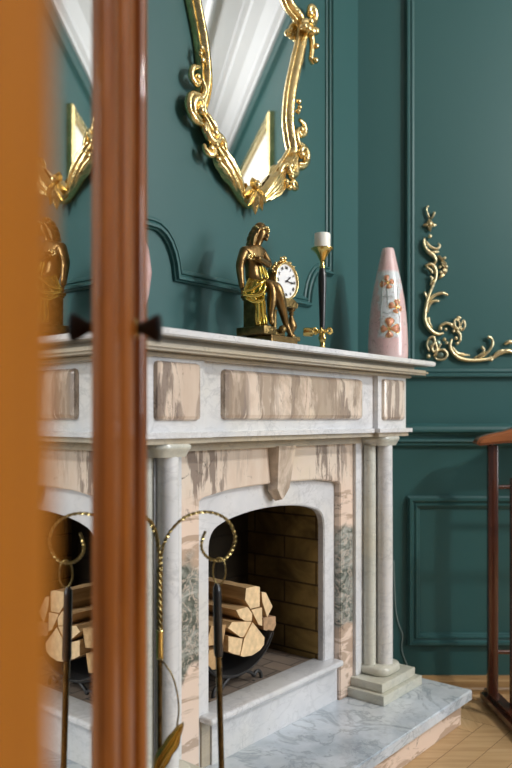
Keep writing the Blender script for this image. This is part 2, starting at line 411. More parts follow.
# ================================================================== SETTING
# floor: oak herringbone, one mesh
def build_floor():
    bm = BM(); lay = bm.loops.layers.float_color.new('plank'); W_, n = .088, 6; L_ = W_ * n; g = .0007
    def plank(x0, x1, y0, y1, hor):
        vs = [bm.verts.new((x, y, 0)) for x, y in ((x0 + g, y0 + g), (x1 - g, y0 + g), (x1 - g, y1 - g), (x0 + g, y1 - g))]
        f = bm.faces.new(vs); c = (random.random(), random.random(), 1.0 if hor else 0.0, 1)
        for l in f.loops: l[lay] = c
    for k in range(-60, 70):
        for j in range(-6, 7):
            ox = 2 * L_ * j
            for (a, b, c, d, h) in ((k * W_ + ox, k * W_ + L_ + ox, k * W_, (k + 1) * W_, True), ((k - 1) * W_ + ox, k * W_ + ox, k * W_, k * W_ + L_, False)):
                if a > 5 or b < -.2 or c > 3.2 or d < -4.6: continue
                plank(a, b, c, d, h)
    bm.transform(MD @ Matrix.Translation((0.03, 0.02, 0)))
    for co, no in (((0, D, 0), (0, 1, 0)), ((0, -2.6, 0), (0, -1, 0)), ((5.2, 0, 0), (1, 0, 0)), ((-2.0, 0, 0), (-1, 0, 0)), ((AX, D, 0), (-CU, SU, 0))):
        bmesh.ops.bisect_plane(bm, geom=bm.verts[:] + bm.edges[:] + bm.faces[:], plane_co=co, plane_no=no, clear_outer=True)
    o = struct('floor', bm, M['floor'], recalc=False)
    # dark sub-floor seen in the joints
    b2 = BM(); prism(b2, [(AX - 2.2 * SU * 1.0, D - 2.2 * CU), (AX, D), (5.2, D), (5.2, -2.6), (-2.0, -2.6), (-2.0, .1)], -.05, -.0015, 'Z')
    s = obj('floor_base', b2, M['gap']); s['kind'] = 'structure'
build_floor()

WH = 3.14       # height of the painted walls
CH = 3.32
bm = BM(); box(bm, AX - .02, 5.2, D, D + .12, 0, CH); struct('wall_right', bm, M['wall'])
bm = BM()   # fireplace wall with the flue recess behind the firebox
fx0, fx1, fz = C0 - .30, C0 + .30, .84
box(bm, -.12, 0, -3.4, fx0, 0, CH); box(bm, -.12, 0, fx1, .02, 0, CH); box(bm, -.12, 0, fx0, fx1, fz, CH)
struct('wall_left', bm, M['wall'], MD)
bm = BM(); box(bm, -2.2, 5.3, -2.7, D + .15, CH, CH + .08); struct('ceiling', bm, M['ceiling'])
bm = BM(); box(bm, 5.2, 5.3, -2.6, D, 0, CH); struct('wall_far', bm, M['wall'])

# white plaster cove along the top of both walls and bands on the ceiling
cove = [(0, WH), (.015, WH), (.02, WH + .02), (.045, WH + .035), (.05, WH + .06), (.09, WH + .12), (.15, WH + .15), (.155, CH - .012), (.19, CH - .008), (.19, CH)]
bm = BM()
A = [bm.verts.new((AX + q * .6, D - q, z)) for q, z in cove]; B = [bm.verts.new((5.2, D - q, z)) for q, z in cove]
for i in range(len(cove) - 1): bm.faces.new((A[i], A[i + 1], B[i + 1], B[i]))
struct('trim_1', bm, M['ceiling'])
bm = BM()
A = [bm.verts.new((q, 0, z)) for q, z in cove]; B = [bm.verts.new((q, -3.3, z)) for q, z in cove]
for i in range(len(cove) - 1): bm.faces.new((A[i], A[i + 1], B[i + 1], B[i]))
struct('trim_2', bm, M['ceiling'], MD)
k = 3
for off, w, h in ((.34, .05, .03), (.62, .03, .02)):
    bm = BM(); prof = [(0, 0), (w * .15, h * .6), (w * .4, h), (w * .6, h), (w * .85, h * .6), (w, 0)]
    for a, b in zip(prof, prof[1:]):
        vs = [bm.verts.new(q) for q in ((.7, D - off - a[0], CH - a[1]), (5.1, D - off - a[0], CH - a[1]), (5.1, D - off - b[0], CH - b[1]), (.7, D - off - b[0], CH - b[1]))]
        bm.faces.new(vs)
    struct('trim_%d' % k, bm, M['ceiling']); k += 1
# moulding profile for the painted panels
def mprof(w, h):
    return [(0, 0), (0, h * .45), (w * .10, h * .55), (w * .14, h), (w * .34, h), (w * .42, h * .62), (w * .55, h * .5), (w * .62, h * .72), (w * .74, h * .72), (w * .80, h * .35), (w * .95, h * .25), (w, 0)]
MR = Matrix(((0, 1, 0, 0), (-1, 0, 0, D), (0, 0, 1, 0), (0, 0, 0, 1)))   # (out of the right wall, along X, up)
# upper panel, ccw seen from the room so that the profile runs inwards
x0, x1, z0, z1 = .546, 3.9, 1.150, 3.03
bm = BM(); sweep_profile(bm, [(x0, z0), (x1, z0), (x1, z1), (x0, z1)], mprof(.034, .020)); struct('trim_%d' % k, bm, M['wall'], MR); k += 1
x0, x1, z0, z1 = .553, 1.62, .172, .718
bm = BM(); sweep_profile(bm, [(x0, z0), (x1, z0), (x1, z1), (x0, z1)], mprof(.046, .022)); struct('trim_%d' % k, bm, M['wall'], MR); k += 1
x0, x1 = 1.74, 3.9
bm = BM(); sweep_profile(bm, [(x0, z0), (x1, z0), (x1, z1), (x0, z1)], mprof(.046, .022)); struct('trim_%d' % k, bm, M['wall'], MR); k += 1
# chair rail
rail = [(0, .983), (.012, .983), (.03, .972), (.036, .962), (.036, .954), (.02, .948), (.012, .938), (.012, .930), (.022, .926), (.024, .918), (.016, .912), (.016, .904), (.006, .899), (0, .892)]
bm = BM()
A = [bm.verts.new((AX - .0 + q * .9, D - q, z)) for q, z in rail]; B = [bm.verts.new((5.2, D - q, z)) for q, z in rail]
for i in range(len(rail) - 1): bm.faces.new((A[i], A[i + 1], B[i + 1], B[i]))
struct('trim_%d' % k, bm, M['wall']); k += 1
# panel moulding on the fireplace wall with scooped lower corners
ms = [(-.178, 3.03), (-.178, 1.495), (-.232, 1.495)]
for i in range(9):
    a = radians(90 + 90 * i / 8); ms.append((-.300 + .068 - .0 + .0 + .115 * 0 + (cos(a)) * .07, 1.372 + sin(a) * .123 * 1.0))
ms = ms[:3] + [(-.232 - .075 * sin(radians(t)), 1.372 + .123 * cos(radians(t))) for t in (10, 25, 40, 55, 70, 82)] + [(-.309, 1.372)]
mir = [(2 * -.622 - a, b) for a, b in ms[::-1]]
path = ms + mir
path = path[::-1]
bm = BM(); sweep_profile(bm, path, mprof(.036, .020)); struct('trim_%d' % k, bm, M['wall'], MD); k += 1
# oak skirting
bm = BM()
sk = [(0, .062), (.008, .062), (.010, .048), (.016, .044), (.016, .022), (.022, .016), (.022, 0)]
A = [bm.verts.new((AX + .05 + q, D - q, z)) for q, z in sk]; B = [bm.verts.new((5.2, D - q, z)) for q, z in sk]
for i in range(len(sk) - 1): bm.faces.new((A[i], A[i + 1], B[i + 1], B[i]))
struct('baseboard_right', bm, M['skirting'])

# ================================================================== FIREPLACE
fp = thing('fireplace', 'white and pink marble fireplace with arched opening, double columns and carved keystone', 'fireplace', (0, C0, 0.0), MD)
def fpart(name, bm, mat, **k): return obj(name, bm, mat, fp, MD, **k)
HS = .112
# hearth slab (its right end is cut to meet the wall)
bm = BM(); prism(bm, [(.0, C0 - .72), (.44, C0 - .72), (.44, -.006), (.045, -.006), (.0, -.05)], .078, HS, 'Z')
bmesh.ops.bevel(bm, geom=[e for e in bm.edges if abs(e.verts[0].co.z - e.verts[1].co.z) < 1e-5 and min(e.verts[0].co.x, e.verts[1].co.x) > .03], offset=.003, segments=2, affect='EDGES')
hs = fpart('hearth_slab', bm, M['marble_slab'])
bm = BM(); box(bm, .01, .415, C0 - .70, -.036, 0.001, .078)
fpart('hearth_riser', bm, M['pink'])
# jambs + pink arched panel
def arch_pts(hw, zs, zt, n=14, flat=.0, rc=.05):
    """left spring -> right spring over a flat arch with rounded shoulders"""
    out = []
    for i in range(5):
        a = radians(180 - 18 * i); out.append((-hw + rc + cos(a) * rc, zs + sin(a) * rc * 1.1))
    y1 = out[-1][0]; zz = out[-1][1]
    for i in range(1, n):
        t = i / n; y = y1 + (-2 * y1) * t; out.append((y, zz + (zt - zz) * (1 - (2 * t - 1) ** 2) ** .8))
    out += [(-a, b) for a, b in out[:5][::-1]]
    return out
ar = [(-.318, .793), (-.309, .800), (-.30, .803), (-.2, .816), (-.1, .819), (0, .820), (.1, .819), (.2, .816), (.30, .803), (.309, .800), (.318, .793)]
pts = [(-.395, HS), (-.318, HS)] + ar + [(.318, HS), (.395, HS), (.395, .945), (-.395, .945)]
pts = [(a + C0, b) for a, b in pts]
bm = BM(); prism(bm, pts, .115, .160, 'X', bev=.003); fpart('arched_panel', bm, M['pink'])
op = arch_pts(.260, .668, .750)
pts = [(-.33, HS), (-.260, HS)] + op + [(.260, HS), (.33, HS), (.33, .90), (-.33, .90)]
bm = BM(); prism(bm, [(a + C0, b) for a, b in pts], .116, .138, 'X', bev=.003); fpart('arched_surround', bm, M['marble'])
# raised step in front of the firebox
bm = BM(); box(bm, .10, .150, C0 - .262, C0 + .316, HS, .229, .001); fpart('step_riser', bm, M['marble'])
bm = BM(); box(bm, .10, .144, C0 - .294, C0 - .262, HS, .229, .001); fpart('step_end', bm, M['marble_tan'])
bm = BM(); box(bm, .09, .181, C0 - .296, C0 + .309, .2275, .246, .007, 4); 
fpart('step_slab', bm, M['marble'], smooth=True, autos=40)
# firebox
bm = BM(); box(bm, -.30, .10, C0 - .262, C0 + .262, .20, .243); fpart('firebox_floor', bm, M['hearth_brick'])
FBD = -.175
bm = BM(); box(bm, FBD, .1155, C0 + .264, C0 + .300, .2, .86); fpart('firebox_side', bm, M['brick_side'])
bm = BM(); box(bm, FBD, .1155, C0 - .300, C0 - .264, .2, .86); fpart('firebox_side', bm, M['brick_side'])
bm = BM(); box(bm, FBD - .04, FBD, C0 - .300, C0 + .300, .2, .86); fpart('firebox_back', bm, M['brick_back'], )
bm = BM(); box(bm, FBD - .04, .1145, C0 - .300, C0 + .300, .78, .87); fpart('firebox_roof', bm, M['soot'])
# keystone
bm = BM(); ks = [(-.047, .925), (-.033, .80), (-.010, .775), (.0, .768), (.010, .775), (.033, .80), (.047, .925)]
Aa = [bm.verts.new((.150, C0 + a, b)) for a, b in ks]
Bb = [bm.verts.new((.176 + (b - .768) * .12, C0 + a * .84, b - (.0 if b > .9 else -.006))) for a, b in ks]
bm.faces.new(Aa); bm.faces.new(Bb[::-1])
for i in range(len(ks)): bm.faces.new((Aa[i], Bb[i], Bb[(i + 1) % len(ks)], Aa[(i + 1) % len(ks)]))
fpart('keystone', bm, M['tile'])
# piers, columns
for sg in (-1, 1):
    cc = C0 + sg * .487
    bm = BM(); e0, e1 = sorted((C0 + sg * .392, C0 + sg * .595)); box(bm, .01, .172, e0, e1, HS + .06, .945, .002); fpart('pilaster', bm, M['marble'])
    for q, (dp, ds, r) in enumerate(((.0, 0, .0265), (-.034, -sg * .040, .021), (-.034, sg * .040, .021))):
        bm = BM(); lathe(bm, [(r, HS + .09), (r, .60), (r * .97, .80), (r * .955, .915)], (.222 + dp, cc + ds * .95, 0), 36)
        fpart('column', bm, M['marble'] if q == 0 else M['marble_cream'], smooth=True, autos=40)
    # plinth of two tiers
    bm = BM(); box(bm, .02, .292, cc - .126, cc + .126, HS, HS + .031, .002); fpart('plinth', bm, M['marble_cream'])
    bm = BM(); box(bm, .02, .276, cc - .108, cc + .108, HS + .031, HS + .060, .003); fpart('plinth_step', bm, M['marble_cream'])
    # rounded cushion under the columns and capital above: a stadium lathe
    def stadium(bm, prof, cp, cs, hl, dp, n=18):
        rings = []
        for r, z in prof:
            ring = []
            for i in range(n + 1):
                a = radians(-90 + 180 * i / n); ring.append((cp + cos(a) * r, cs + hl + 0 * r + sin(a) * 0 + (0)))
            out = []
            for i in range(n + 1):
                a = radians(-90 + 180 * i / n); out.append((cp + r * cos(a), cs + (hl if a > 0 else -hl) + r * sin(a)))
            out.append((dp, cs + hl + r)); out.append((dp, cs - hl - r))
            rings.append([bm.verts.new((x, y, z)) for x, y in out])
        for A, B in zip(rings, rings[1:]):
            m = len(A)
            for i in range(m): bm.faces.new((A[i], A[(i + 1) % m], B[(i + 1) % m], B[i]))
        bm.faces.new(rings[0][::-1]); bm.faces.new(rings[-1])
    z = HS + .060
    bm = BM(); stadium(bm, [(.034, z), (.040, z + .004), (.043, z + .012), (.042, z + .021), (.038, z + .028), (.030, z + .0315)], .218, cc, .022, .15)
    fpart('column_base', bm, M['marble_cream'], smooth=True, autos=50)
    bm = BM(); stadium(bm, [(.029, .914), (.031, .918), (.035, .926), (.040, .932), (.0415, .938), (.038, .944)], .218, cc, .022, .15)
    fpart('capital', bm, M['marble_cream'], smooth=True, autos=50)
    # corner block of the frieze with its raised tile
    bm = BM(); box(bm, .02, .250, cc - .089, cc + .092, .969, 1.140, .001); fpart('corner_block', bm, M['marble'])
    bm = BM(); box(bm, .235, .262, cc - .068, cc + .071, .996, 1.128, .010, 2); fpart('corner_tile', bm, M['tile_pale'])
# frieze
bm = BM(); box(bm, .02, .232, C0 - .42, C0 + .42, .969, 1.140); fpart('frieze', bm, M['marble'])
bm = BM(); box(bm, .215, .247, C0 - .319, C0 + .319, .998, 1.122, .013, 2); fpart('frieze_tile', bm, M['tile'])
# ledge under the frieze, breaking forward over the piers
def ledge(e, ex, z0, z1, bev=.002):
    b = BM(); c1, c2 = C0 - .487, C0 + .487
    o = [(.01, c1 - .089 - ex), (.250 + e, c1 - .089 - ex), (.250 + e, c1 + .089 + ex), (.232 + e, c1 + .089 + ex), (.232 + e, c2 - .089 - ex), (.250 + e, c2 - .089 - ex), (.250 + e, c2 + .092 + ex), (.01, c2 + .092 + ex)]
    prism(b, o, z0, z1, 'Z'); return b
fpart('ledge', ledge(.016, .016, .957, .970), M['marble'])
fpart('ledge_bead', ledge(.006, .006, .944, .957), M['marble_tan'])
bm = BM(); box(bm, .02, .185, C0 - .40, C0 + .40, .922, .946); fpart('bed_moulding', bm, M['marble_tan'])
# mantel shelf in tiers; right end trimmed by the wall
def shelf(p, s1, z0, z1, bev=0, seg=3):
    b = BM(); prism(b, [(.0, 2 * C0 - s1), (p, 2 * C0 - s1), (p, s1), (.045, s1), (.0, s1 - .03)], z0, z1, 'Z')
    if bev:
        bmesh.ops.recalc_face_normals(b, faces=b.faces)
        bmesh.ops.bevel(b, geom=[e for e in b.edges if abs(e.verts[0].co.z - e.verts[1].co.z) < 1e-5 and max(e.verts[0].co.x, e.verts[1].co.x) > .1], offset=bev, segments=seg, affect='EDGES')
    return b
fpart('mantel_shelf', shelf(.321, -.026, 1.176, 1.192, .003), M['marble'])
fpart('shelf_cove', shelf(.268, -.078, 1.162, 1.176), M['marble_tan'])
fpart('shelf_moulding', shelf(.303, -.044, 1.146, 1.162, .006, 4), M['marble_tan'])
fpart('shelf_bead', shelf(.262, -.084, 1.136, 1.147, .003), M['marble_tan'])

# ================================================================== FIREWOOD
rack = thing('log_rack', 'curved black iron log cradle on scrolled feet inside the firebox', 'log rack', (-.02, C0 - .05, .243), MD)
RC = C0 - .075
cr = [(RC - .17 + .0, .40)] + [(RC + .17 * sin(radians(t)), .435 - .150 * cos(radians(t))) for t in range(-70, 76, 10)] + [(RC + .178, .40)]
cr = [(RC + .165 * sin(radians(t)), .425 - .140 * cos(radians(t))) for t in range(-85, 70, 8)]
bm = BM(); out = cr + [(a, b - .004) for a, b in cr[::-1]]
prism(bm, out, -.12, .085, 'X'); obj('cradle_sheet', bm, M['iron'], rack, MD, smooth=True, autos=40)
for p in (-.10, .075):
    bm = BM()
    tube(bm, [(p, a, b - .006) for a, b in cr], .006, 8)
    obj('cradle_rib', bm, M['iron'], rack, MD, smooth=True)
    for sg in (-1, 1):
        bm = BM(); cy = RC + sg * .085
        pts = [(p, RC + sg * .03, .284), (p, RC + sg * .06, .268)] + [(p, cy + sg * .018 * sin(radians(t)) * 1.0, .266 - .022 + .021 * cos(radians(t)) + 0.003) for t in range(-60, 270, 20)]
        tube(bm, catmull(pts, 3), .0052, 8); obj('leg', bm, M['iron'], rack, MD, smooth=True)
logs = [  # outline of the sawn end (picture), its distance out from the wall, length, label
    ([(255.9, 586), (260, 586.7), (259.8, 606.6), (250.6, 608.9), (245, 600), (246, 588)], .075, .25, 'long split firewood log, topmost on the left of the pile'),
    ([(261.5, 591.6), (265.9, 592.5), (272.6, 606.6), (267.3, 617.6), (262.4, 602)], .070, .23, 'diamond-ended split log at the upper right of the pile'),
    ([(247.5, 606.8), (252.4, 613.6), (251.8, 621.0), (245, 621.0), (240, 617.6), (236, 610)], .080, .25, 'triangular split log just below the topmost one'),
    ([(251.2, 609.6), (262.0, 607.4), (262.4, 626.0), (258.9, 625), (253.6, 614.5)], .072, .23, 'wedge-shaped log in the middle right of the pile'),
    ([(263.2, 617.6), (275.6, 616.2), (276, 625), (273, 631.7), (263.6, 630)], .060, .22, 'small reddish-brown log sticking out at the right of the pile'),
    ([(245.3, 621.7), (251.6, 621.7), (251.2, 634), (245, 637), (240.5, 637.3), (228, 628), (232, 622)], .085, .25, 'flat split log in the middle left of the pile'),
    ([(252.7, 622.0), (264.7, 637.3), (264, 645), (259.8, 650.5), (252, 655.6), (243, 657), (240.3, 655.8), (244, 639)], .090, .25, 'largest pale log with a fan-shaped end, low in the pile'),
    ([(228.4, 636.2), (242.8, 638.6), (240, 655.2), (234, 654.2), (228.4, 651.7)], .087, .24, 'square-ended log at the bottom left of the pile')]
for i, (px, p1, ln, lab) in enumerate(logs):
    pts = []
    for x, y in px:
        s = S_(x, p1); pts.append((s, Z_(y, s, p1)))
    cs = sum(a for a, b in pts) / len(pts); cz = sum(b for a, b in pts) / len(pts)
    pts = [(cs + (a - cs) * .985, cz + (b - cz) * .985) for a, b in pts]
    bm = BM(); rings = []; nr = 5
    for j in range(nr + 1):
        t = j / nr; rings.append([bm.verts.new((p1 - ln * t, a + random.uniform(-.0012, .0012) * (j > 0), b + random.uniform(-.0012, .0012) * (j > 0))) for a, b in pts])
    for A, B in zip(rings, rings[1:]):
        for q in range(len(pts)): bm.faces.new((A[q], A[(q + 1) % len(pts)], B[(q + 1) % len(pts)], B[q]))
    f1 = bm.faces.new(rings[0][::-1]); f2 = bm.faces.new(rings[-1]); f1.material_index = f2.material_index = 1
    o = obj('firewood_log', bm, [M['split_wood'], M['log_end']] if i != 4 else [M['bark_wood'], simple('reddish_end', (.42, .26, .14), .8, var=.2, vscale=60)], None, MD)
    tag(o, lab, 'log', 'split logs stacked in the firebox')
# a few hidden logs fill the left of the cradle so that the pile rests
for (a, b, w, h, lab) in ((C0 - .175, .345, .07, .06, 'split log low in the left half of the firewood pile'), (C0 - .165, .41, .08, .06, 'split log in the left half of the firewood pile, upper row')):
    bm = BM(); prism(bm, [(a - w / 2, b - h / 3), (a + w / 3, b - h / 2), (a + w / 2, b + h / 3), (a - w / 4, b + h / 2)], -.15, .075, 'X')
    o = obj('firewood_log', bm, M['split_wood'], None, MD); tag(o, lab, 'log', 'split logs stacked in the firebox')

# ================================================================== WALL MIRROR
MC = -.634
mir_o = thing('wall_mirror', 'ornate gilded rococo wall mirror above the mantel', 'mirror', (0, MC, 1.62), MD)
half = [(0, 1.650), (.055, 1.682), (.108, 1.735), (.148, 1.785), (.185, 1.825), (.210, 1.862), (.198, 1.905), (.190, 1.96), (.203, 2.05), (.230, 2.14), (.254, 2.215), (.266, 2.270), (.240, 2.306), (.185, 2.330), (.165, 2.40), (.19, 2.48), (.17, 2.58), (.09, 2.66), (0, 2.70)]
full = half + [(-a, b) for a, b in half[1:-1][::-1]]
cl = catmull([(a, b, 0) for a, b in full], 6, True)
cl2 = [(MC + v.x, v.y) for v in cl]
bm = BM(); prism(bm, cl2, .006, .014, 'X'); obj('mirror_glass', bm, M['mirror'], mir_o, MD)
# fluted frame; width swells along the straight side pieces
def frame_sweep(bm, pts, prof, wfun):
    n = len(pts); rings = []
    for i in range(n):
        p = Vector(pts[i]); d = (Vector(pts[(i + 1) % n]) - Vector(pts[i - 1])).normalized(); nn = Vector((-d.y, d.x)); w = wfun(i, p)
        rings.append([bm.verts.new((.008 + h * .82 * (.6 + .4 * w), p.x + nn.x * o * w, p.y + nn.y * o * w)) for o, h in prof])
    for i in range(n):
        A, B = rings[i], rings[(i + 1) % n]
        for k_ in range(len(prof) - 1): bm.faces.new((A[k_], A[k_ + 1], B[k_ + 1], B[k_]))
fprof = [(.022, -.008), (.0245, .006), (.021, .017), (.0175, .018), (.0155, .012), (.011, .022), (.002, .035), (-.006, .035), (-.012, .024), (-.0145, .013), (-.018, .019), (-.021, .019), (-.0245, .008), (-.024, -.008)]
def wf(i, p):
    z = p.y
    if z < 1.80: return .74
    if z < 1.86: return .74 + (z - 1.80) / .06 * .2
    return 1.0 if z < 2.18 else .95
bm = BM(); frame_sweep(bm, cl2, fprof, wf); obj('frame', bm, M['gold'], mir_o, MD, smooth=True, autos=60)
def scroll2(cx, cz, r0, a0, turns, sgn, p0=.030, rise=.012, n=26, r1f=.12):
    """spiral in the wall plane starting on the outside; returns 3-D points (p,s,z)"""
    out = []
    for i in range(n):
        t = i / (n - 1); a = radians(a0) + sgn * turns * 2 * pi * t; r = r0 * (1 - t * (1 - r1f))
        out.append((p0 + rise * sin(pi * min(1, t * 1.0)) * .6 + rise * t * .4, cx + r * cos(a), cz + r * sin(a)))
    return out
def acanthus(bm, base, tip, w, p0=.02, bulge=.022, curl=.02, lobes=4, n=14):
    """leaf relief: centre rib with lobed, grooved blade"""
    B = Vector(base); T = Vector(tip); d = (T - B); L = d.length; d.normalize(); nn = Vector((-d.y, d.x)); rows = []; m = 8
    for i in range(n + 1):
        t = i / n; env = (sin(pi * min(1, .12 + t * .88)) ** .7) * (1 - .25 * t); lob = .78 + .22 * abs(sin(pi * lobes * t))
        c = B + d * L * t; hw = w * env * lob; row = []
        for j in range(-m, m + 1):
            u = j / m; hgt = p0 + bulge * sin(pi * (.15 + .85 * t)) * (1 - u * u) ** .5 + curl * t * t * .5 + .0035 * cos(u * pi * 3.0) * env - (.004 if j == 0 else 0)
            q = c + nn * hw * u; row.append(bm.verts.new((hgt, q.x, q.y)))
        rows.append(row)
    for A, Bq in zip(rows, rows[1:]):
        for j in range(2 * m): bm.faces.new((A[j], A[j + 1], Bq[j + 1], Bq[j]))
def morn(name, fn, sides=(1, -1)):
    for sg in sides:
        b = BM(); fn(b, sg); obj(name, b, M['gold'], mir_o, MD, smooth=True, autos=70)
def sc(b, sg, h, z, r0, a0, turns, dr, rad, p0=.03, end=True):
    pts = scroll2(MC + sg * h, z, r0, a0 if sg > 0 else 180 - a0, turns, dr * sg, p0)
    tube(b, pts, [rad * .6, rad, rad, rad * .85, rad * .7, rad * .6], 10)
    if end: ball(b, pts[-1], rad * 1.15)
# lower corner C-scrolls (the wide shoulders of the frame)
def f1(b, sg):
    sc(b, sg, .238, 1.855, .034, -110, .95, 1, .0125); ball(b, (.05, MC + sg * .244, 1.838), .011)
    tube(b, catmull([(.03, MC + sg * h, z) for h, z in ((.225, 1.89), (.262, 1.88), (.272, 1.845), (.245, 1.815), (.205, 1.812))], 5), [.007, .011, .012, .011, .007], 10)
morn('shoulder_scroll', f1)
def f2(b, sg):
    tube(b, catmull([(.030, MC + sg * h, z) for h, z in ((.232, 1.965), (.256, 1.955), (.262, 1.930), (.240, 1.915), (.226, 1.93))], 5), [.006, .010, .009, .008, .006], 10)
    tube(b, catmull([(.034, MC + sg * h, z) for h, z in ((.225, 1.935), (.212, 1.91), (.222, 1.885), (.245, 1.875))], 5), [.005, .009, .009, .007], 10)
    for h, z, r in ((.240, 1.935, .010), (.226, 2.02, .009), (.230, 2.003, .008), (.222, 1.988, .009)): ball(b, (.032, MC + sg * h, z), r)
morn('ear_scroll', f2)
def f3(b, sg):
    sc(b, sg, .176, 1.795, .036, 60, .9, -1, .013)
    sc(b, sg, .190, 1.750, .024, 20, .8, -1, .010)
    acanthus(b, (MC + sg * .215, 1.85), (MC + sg * .150, 1.765), .024, .024, .022, .01, 4)
    for h, z, r in ((.175, 1.765, .011), (.150, 1.742, .010), (.196, 1.775, .009), (.166, 1.728, .010), (.185, 1.738, .008)): ball(b, (.040, MC + sg * h, z), r)
    tube(b, catmull([(.034, MC + sg * h, z) for h, z in ((.205, 1.822), (.215, 1.80), (.195, 1.785), (.170, 1.80), (.14, 1.79), (.125, 1.765))], 5), [.006, .010, .010, .011, .010, .006], 10)
morn('floral_cluster', f3)
def f4(b, sg):
    acanthus(b, (MC + sg * .150, 1.772), (MC + sg * .030, 1.645), .032, .022, .026, .01, 5)
    acanthus(b, (MC + sg * .160, 1.745), (MC + sg * .06, 1.662), .024, .020, .024, .01, 3)
morn('acanthus_leaf', f4)
def f5(b, sg):
    sc(b, sg, .285, 2.330, .034, -100, .95, 1, .012)
    tube(b, catmull([(.036, MC + sg * h, z) for h, z in ((.232, 2.262), (.250, 2.285), (.278, 2.288), (.300, 2.300), (.318, 2.330))], 5), [.008, .013, .014, .012, .008], 10)
    tube(b, catmull([(.030, MC + sg * h, z) for h, z in ((.285, 2.275), (.303, 2.245), (.300, 2.205), (.296, 2.185), (.308, 2.176))], 5), [.009, .011, .009, .009, .010], 10)
    for h, z, r in ((.236, 2.262, .013), (.258, 2.262, .014), (.280, 2.262, .014), (.300, 2.272, .013), (.270, 2.29, .013), (.300, 2.176, .010), (.306, 2.225, .009)): ball(b, (.046, MC + sg * h, z), r)
morn('upper_scroll', f5)
def f6(b, sg):
    for a, L_, w in ((-90, .082, .020), (-62, .072, .017), (-118, .072, .017), (-35, .064, .015), (-145, .064, .015), (60, .03, .012), (120, .03, .012)):
        acanthus(b, (MC, 1.690), (MC + cos(radians(a)) * L_, 1.690 + sin(radians(a)) * L_), w, .030, .016, .016, 2, 10)
    ball(b, (.045, MC, 1.695), .012)
morn('shell_crest', f6, (1,))
def f7(b, sg):
    for a, L_, w in ((90, .14, .03), (60, .12, .025), (120, .12, .025), (25, .12, .022), (155, .12, .022)):
        acanthus(b, (MC, 2.70), (MC + cos(radians(a)) * L_, 2.70 + sin(radians(a)) * L_), w, .03, .02, .02, 3, 10)
morn('top_crest', f7, (1,))

# ================================================================== GILT APPLIQUE ON THE RIGHT WALL
ORG = RW(424, 360)
orn = thing('wall_ornament', 'gilded scrolling rocaille corner ornament applied to the green wall panel', 'wall ornament', (0, ORG[0], ORG[1]), MR)
def t1(L): return [(410 + a / 7.68, 200 + b / 7.68) for a, b in L]
def t2(L): return [(410 + a / 5.02, 280 + b / 5.02) for a, b in L]
def trace(L, r, h=.010, sub=4):
    b = BM(); P = [(h + .0,) + RW(x, y) for x, y in L]
    tube(b, catmull(P, sub), [q * D / F for q in (r if isinstance(r, list) else [r * .5, r, r, r * .5])], 8, flat=1.2, up=(1, 0, 0)); return b
def oparts(name, items, mat='gold_pale'):
    for L, r, h in items:
        obj(name, trace(L, r, h), M[mat], orn, MR, smooth=True)
oparts('scroll', [
    (t1([(108, 298), (103, 350), (130, 397), (170, 430), (192, 468), (180, 497)]), [1.0, 1.6, 2.2, 2.4, 1.8, 1.2], .010),
    (t1([(112, 318), (150, 362), (200, 382), (222, 358), (208, 338)]), [.8, 1.3, 1.4, 1.2, .9], .012),
    (t1([(140, 400), (175, 408), (215, 404)]), [.9, 1.4, .7], .013),
    (t1([(112, 512), (150, 495), (188, 528), (194, 590), (170, 660), (138, 740)]) + t2([(76, 140), (72, 205), (98, 252), (135, 274), (166, 268)]), [1.3, 1.8, 1.7, 1.6, 1.6, 1.7, 2.0, 2.2, 1.8, 1.0], .010),
    (t1([(118, 522), (152, 542), (170, 570)]), [1.3, 1.2, .7], .013),
    (t1([(148, 590), (162, 608), (150, 660)]), [1.2, 1.4, .6], .011),
    (t2([(68, 62), (80, 95), (78, 130)]), [1.5, 1.0, .7], .010),
    (t2([(80, 140), (95, 105), (120, 80), (158, 68), (186, 80)]), [.8, 1.5, 1.6, 1.6, 1.2], .012),
    (t2([(84, 165), (92, 132), (112, 110), (142, 108)]), [.8, 1.4, 1.4, 1.2], .012),
    (t2([(90, 190), (94, 215), (108, 240)]), [1.2, 1.0, .6], .011),
    (t2([(206, 298), (198, 340), (225, 382), (272, 402), (335, 404), (400, 396), (442, 372), (480, 358), (515, 362), (560, 345), (600, 350)]), [1.0, 1.6, 2.0, 2.2, 2.0, 1.7, 2.0, 2.4, 2.2, 1.8, 1.0], .010),
    (t2([(330, 402), (378, 370), (408, 330), (404, 296), (384, 288)]), [.9, 1.5, 1.5, 1.3, 1.6], .012),
    (t2([(318, 392), (350, 375), (366, 355), (354, 336)]), [.7, 1.3, 1.3, 1.6], .012),
    (t2([(206, 335), (232, 368), (268, 372)]), [1.0, 1.5, .8], .012),
    (t2([(245, 382), (270, 378), (296, 380)]), [.7, 1.1, .6], .013),
    (t2([(395, 385), (404, 400), (400, 408)]), [1.0, 1.6, 1.4], .012),
    (t2([(400, 398), (440, 360), (490, 352)]), [.6, 1.4, .8], .013),
    (t2([(470, 325), (490, 312), (512, 316)]), [1.2, 2.0, 1.4], .012),
    (t2([(140, 250), (152, 230), (180, 218), (205, 228), (225, 250)]), [.8, 1.4, 1.5, 1.5, 1.0], .010),
    (t2([(228, 255), (246, 272), (248, 302), (234, 326)]), [1.0, 1.4, 1.3, .9], .010)])
oparts('stem', [(t1([(138, 52), (124, 62), (128, 100), (142, 140)]), [1.0, .9, .9, 1.0], .008), (t1([(182, 100), (178, 120), (160, 148)]), [1.5, 1.2, .7], .008)])
b = BM()
fc = t1([(148, 195)])[0]
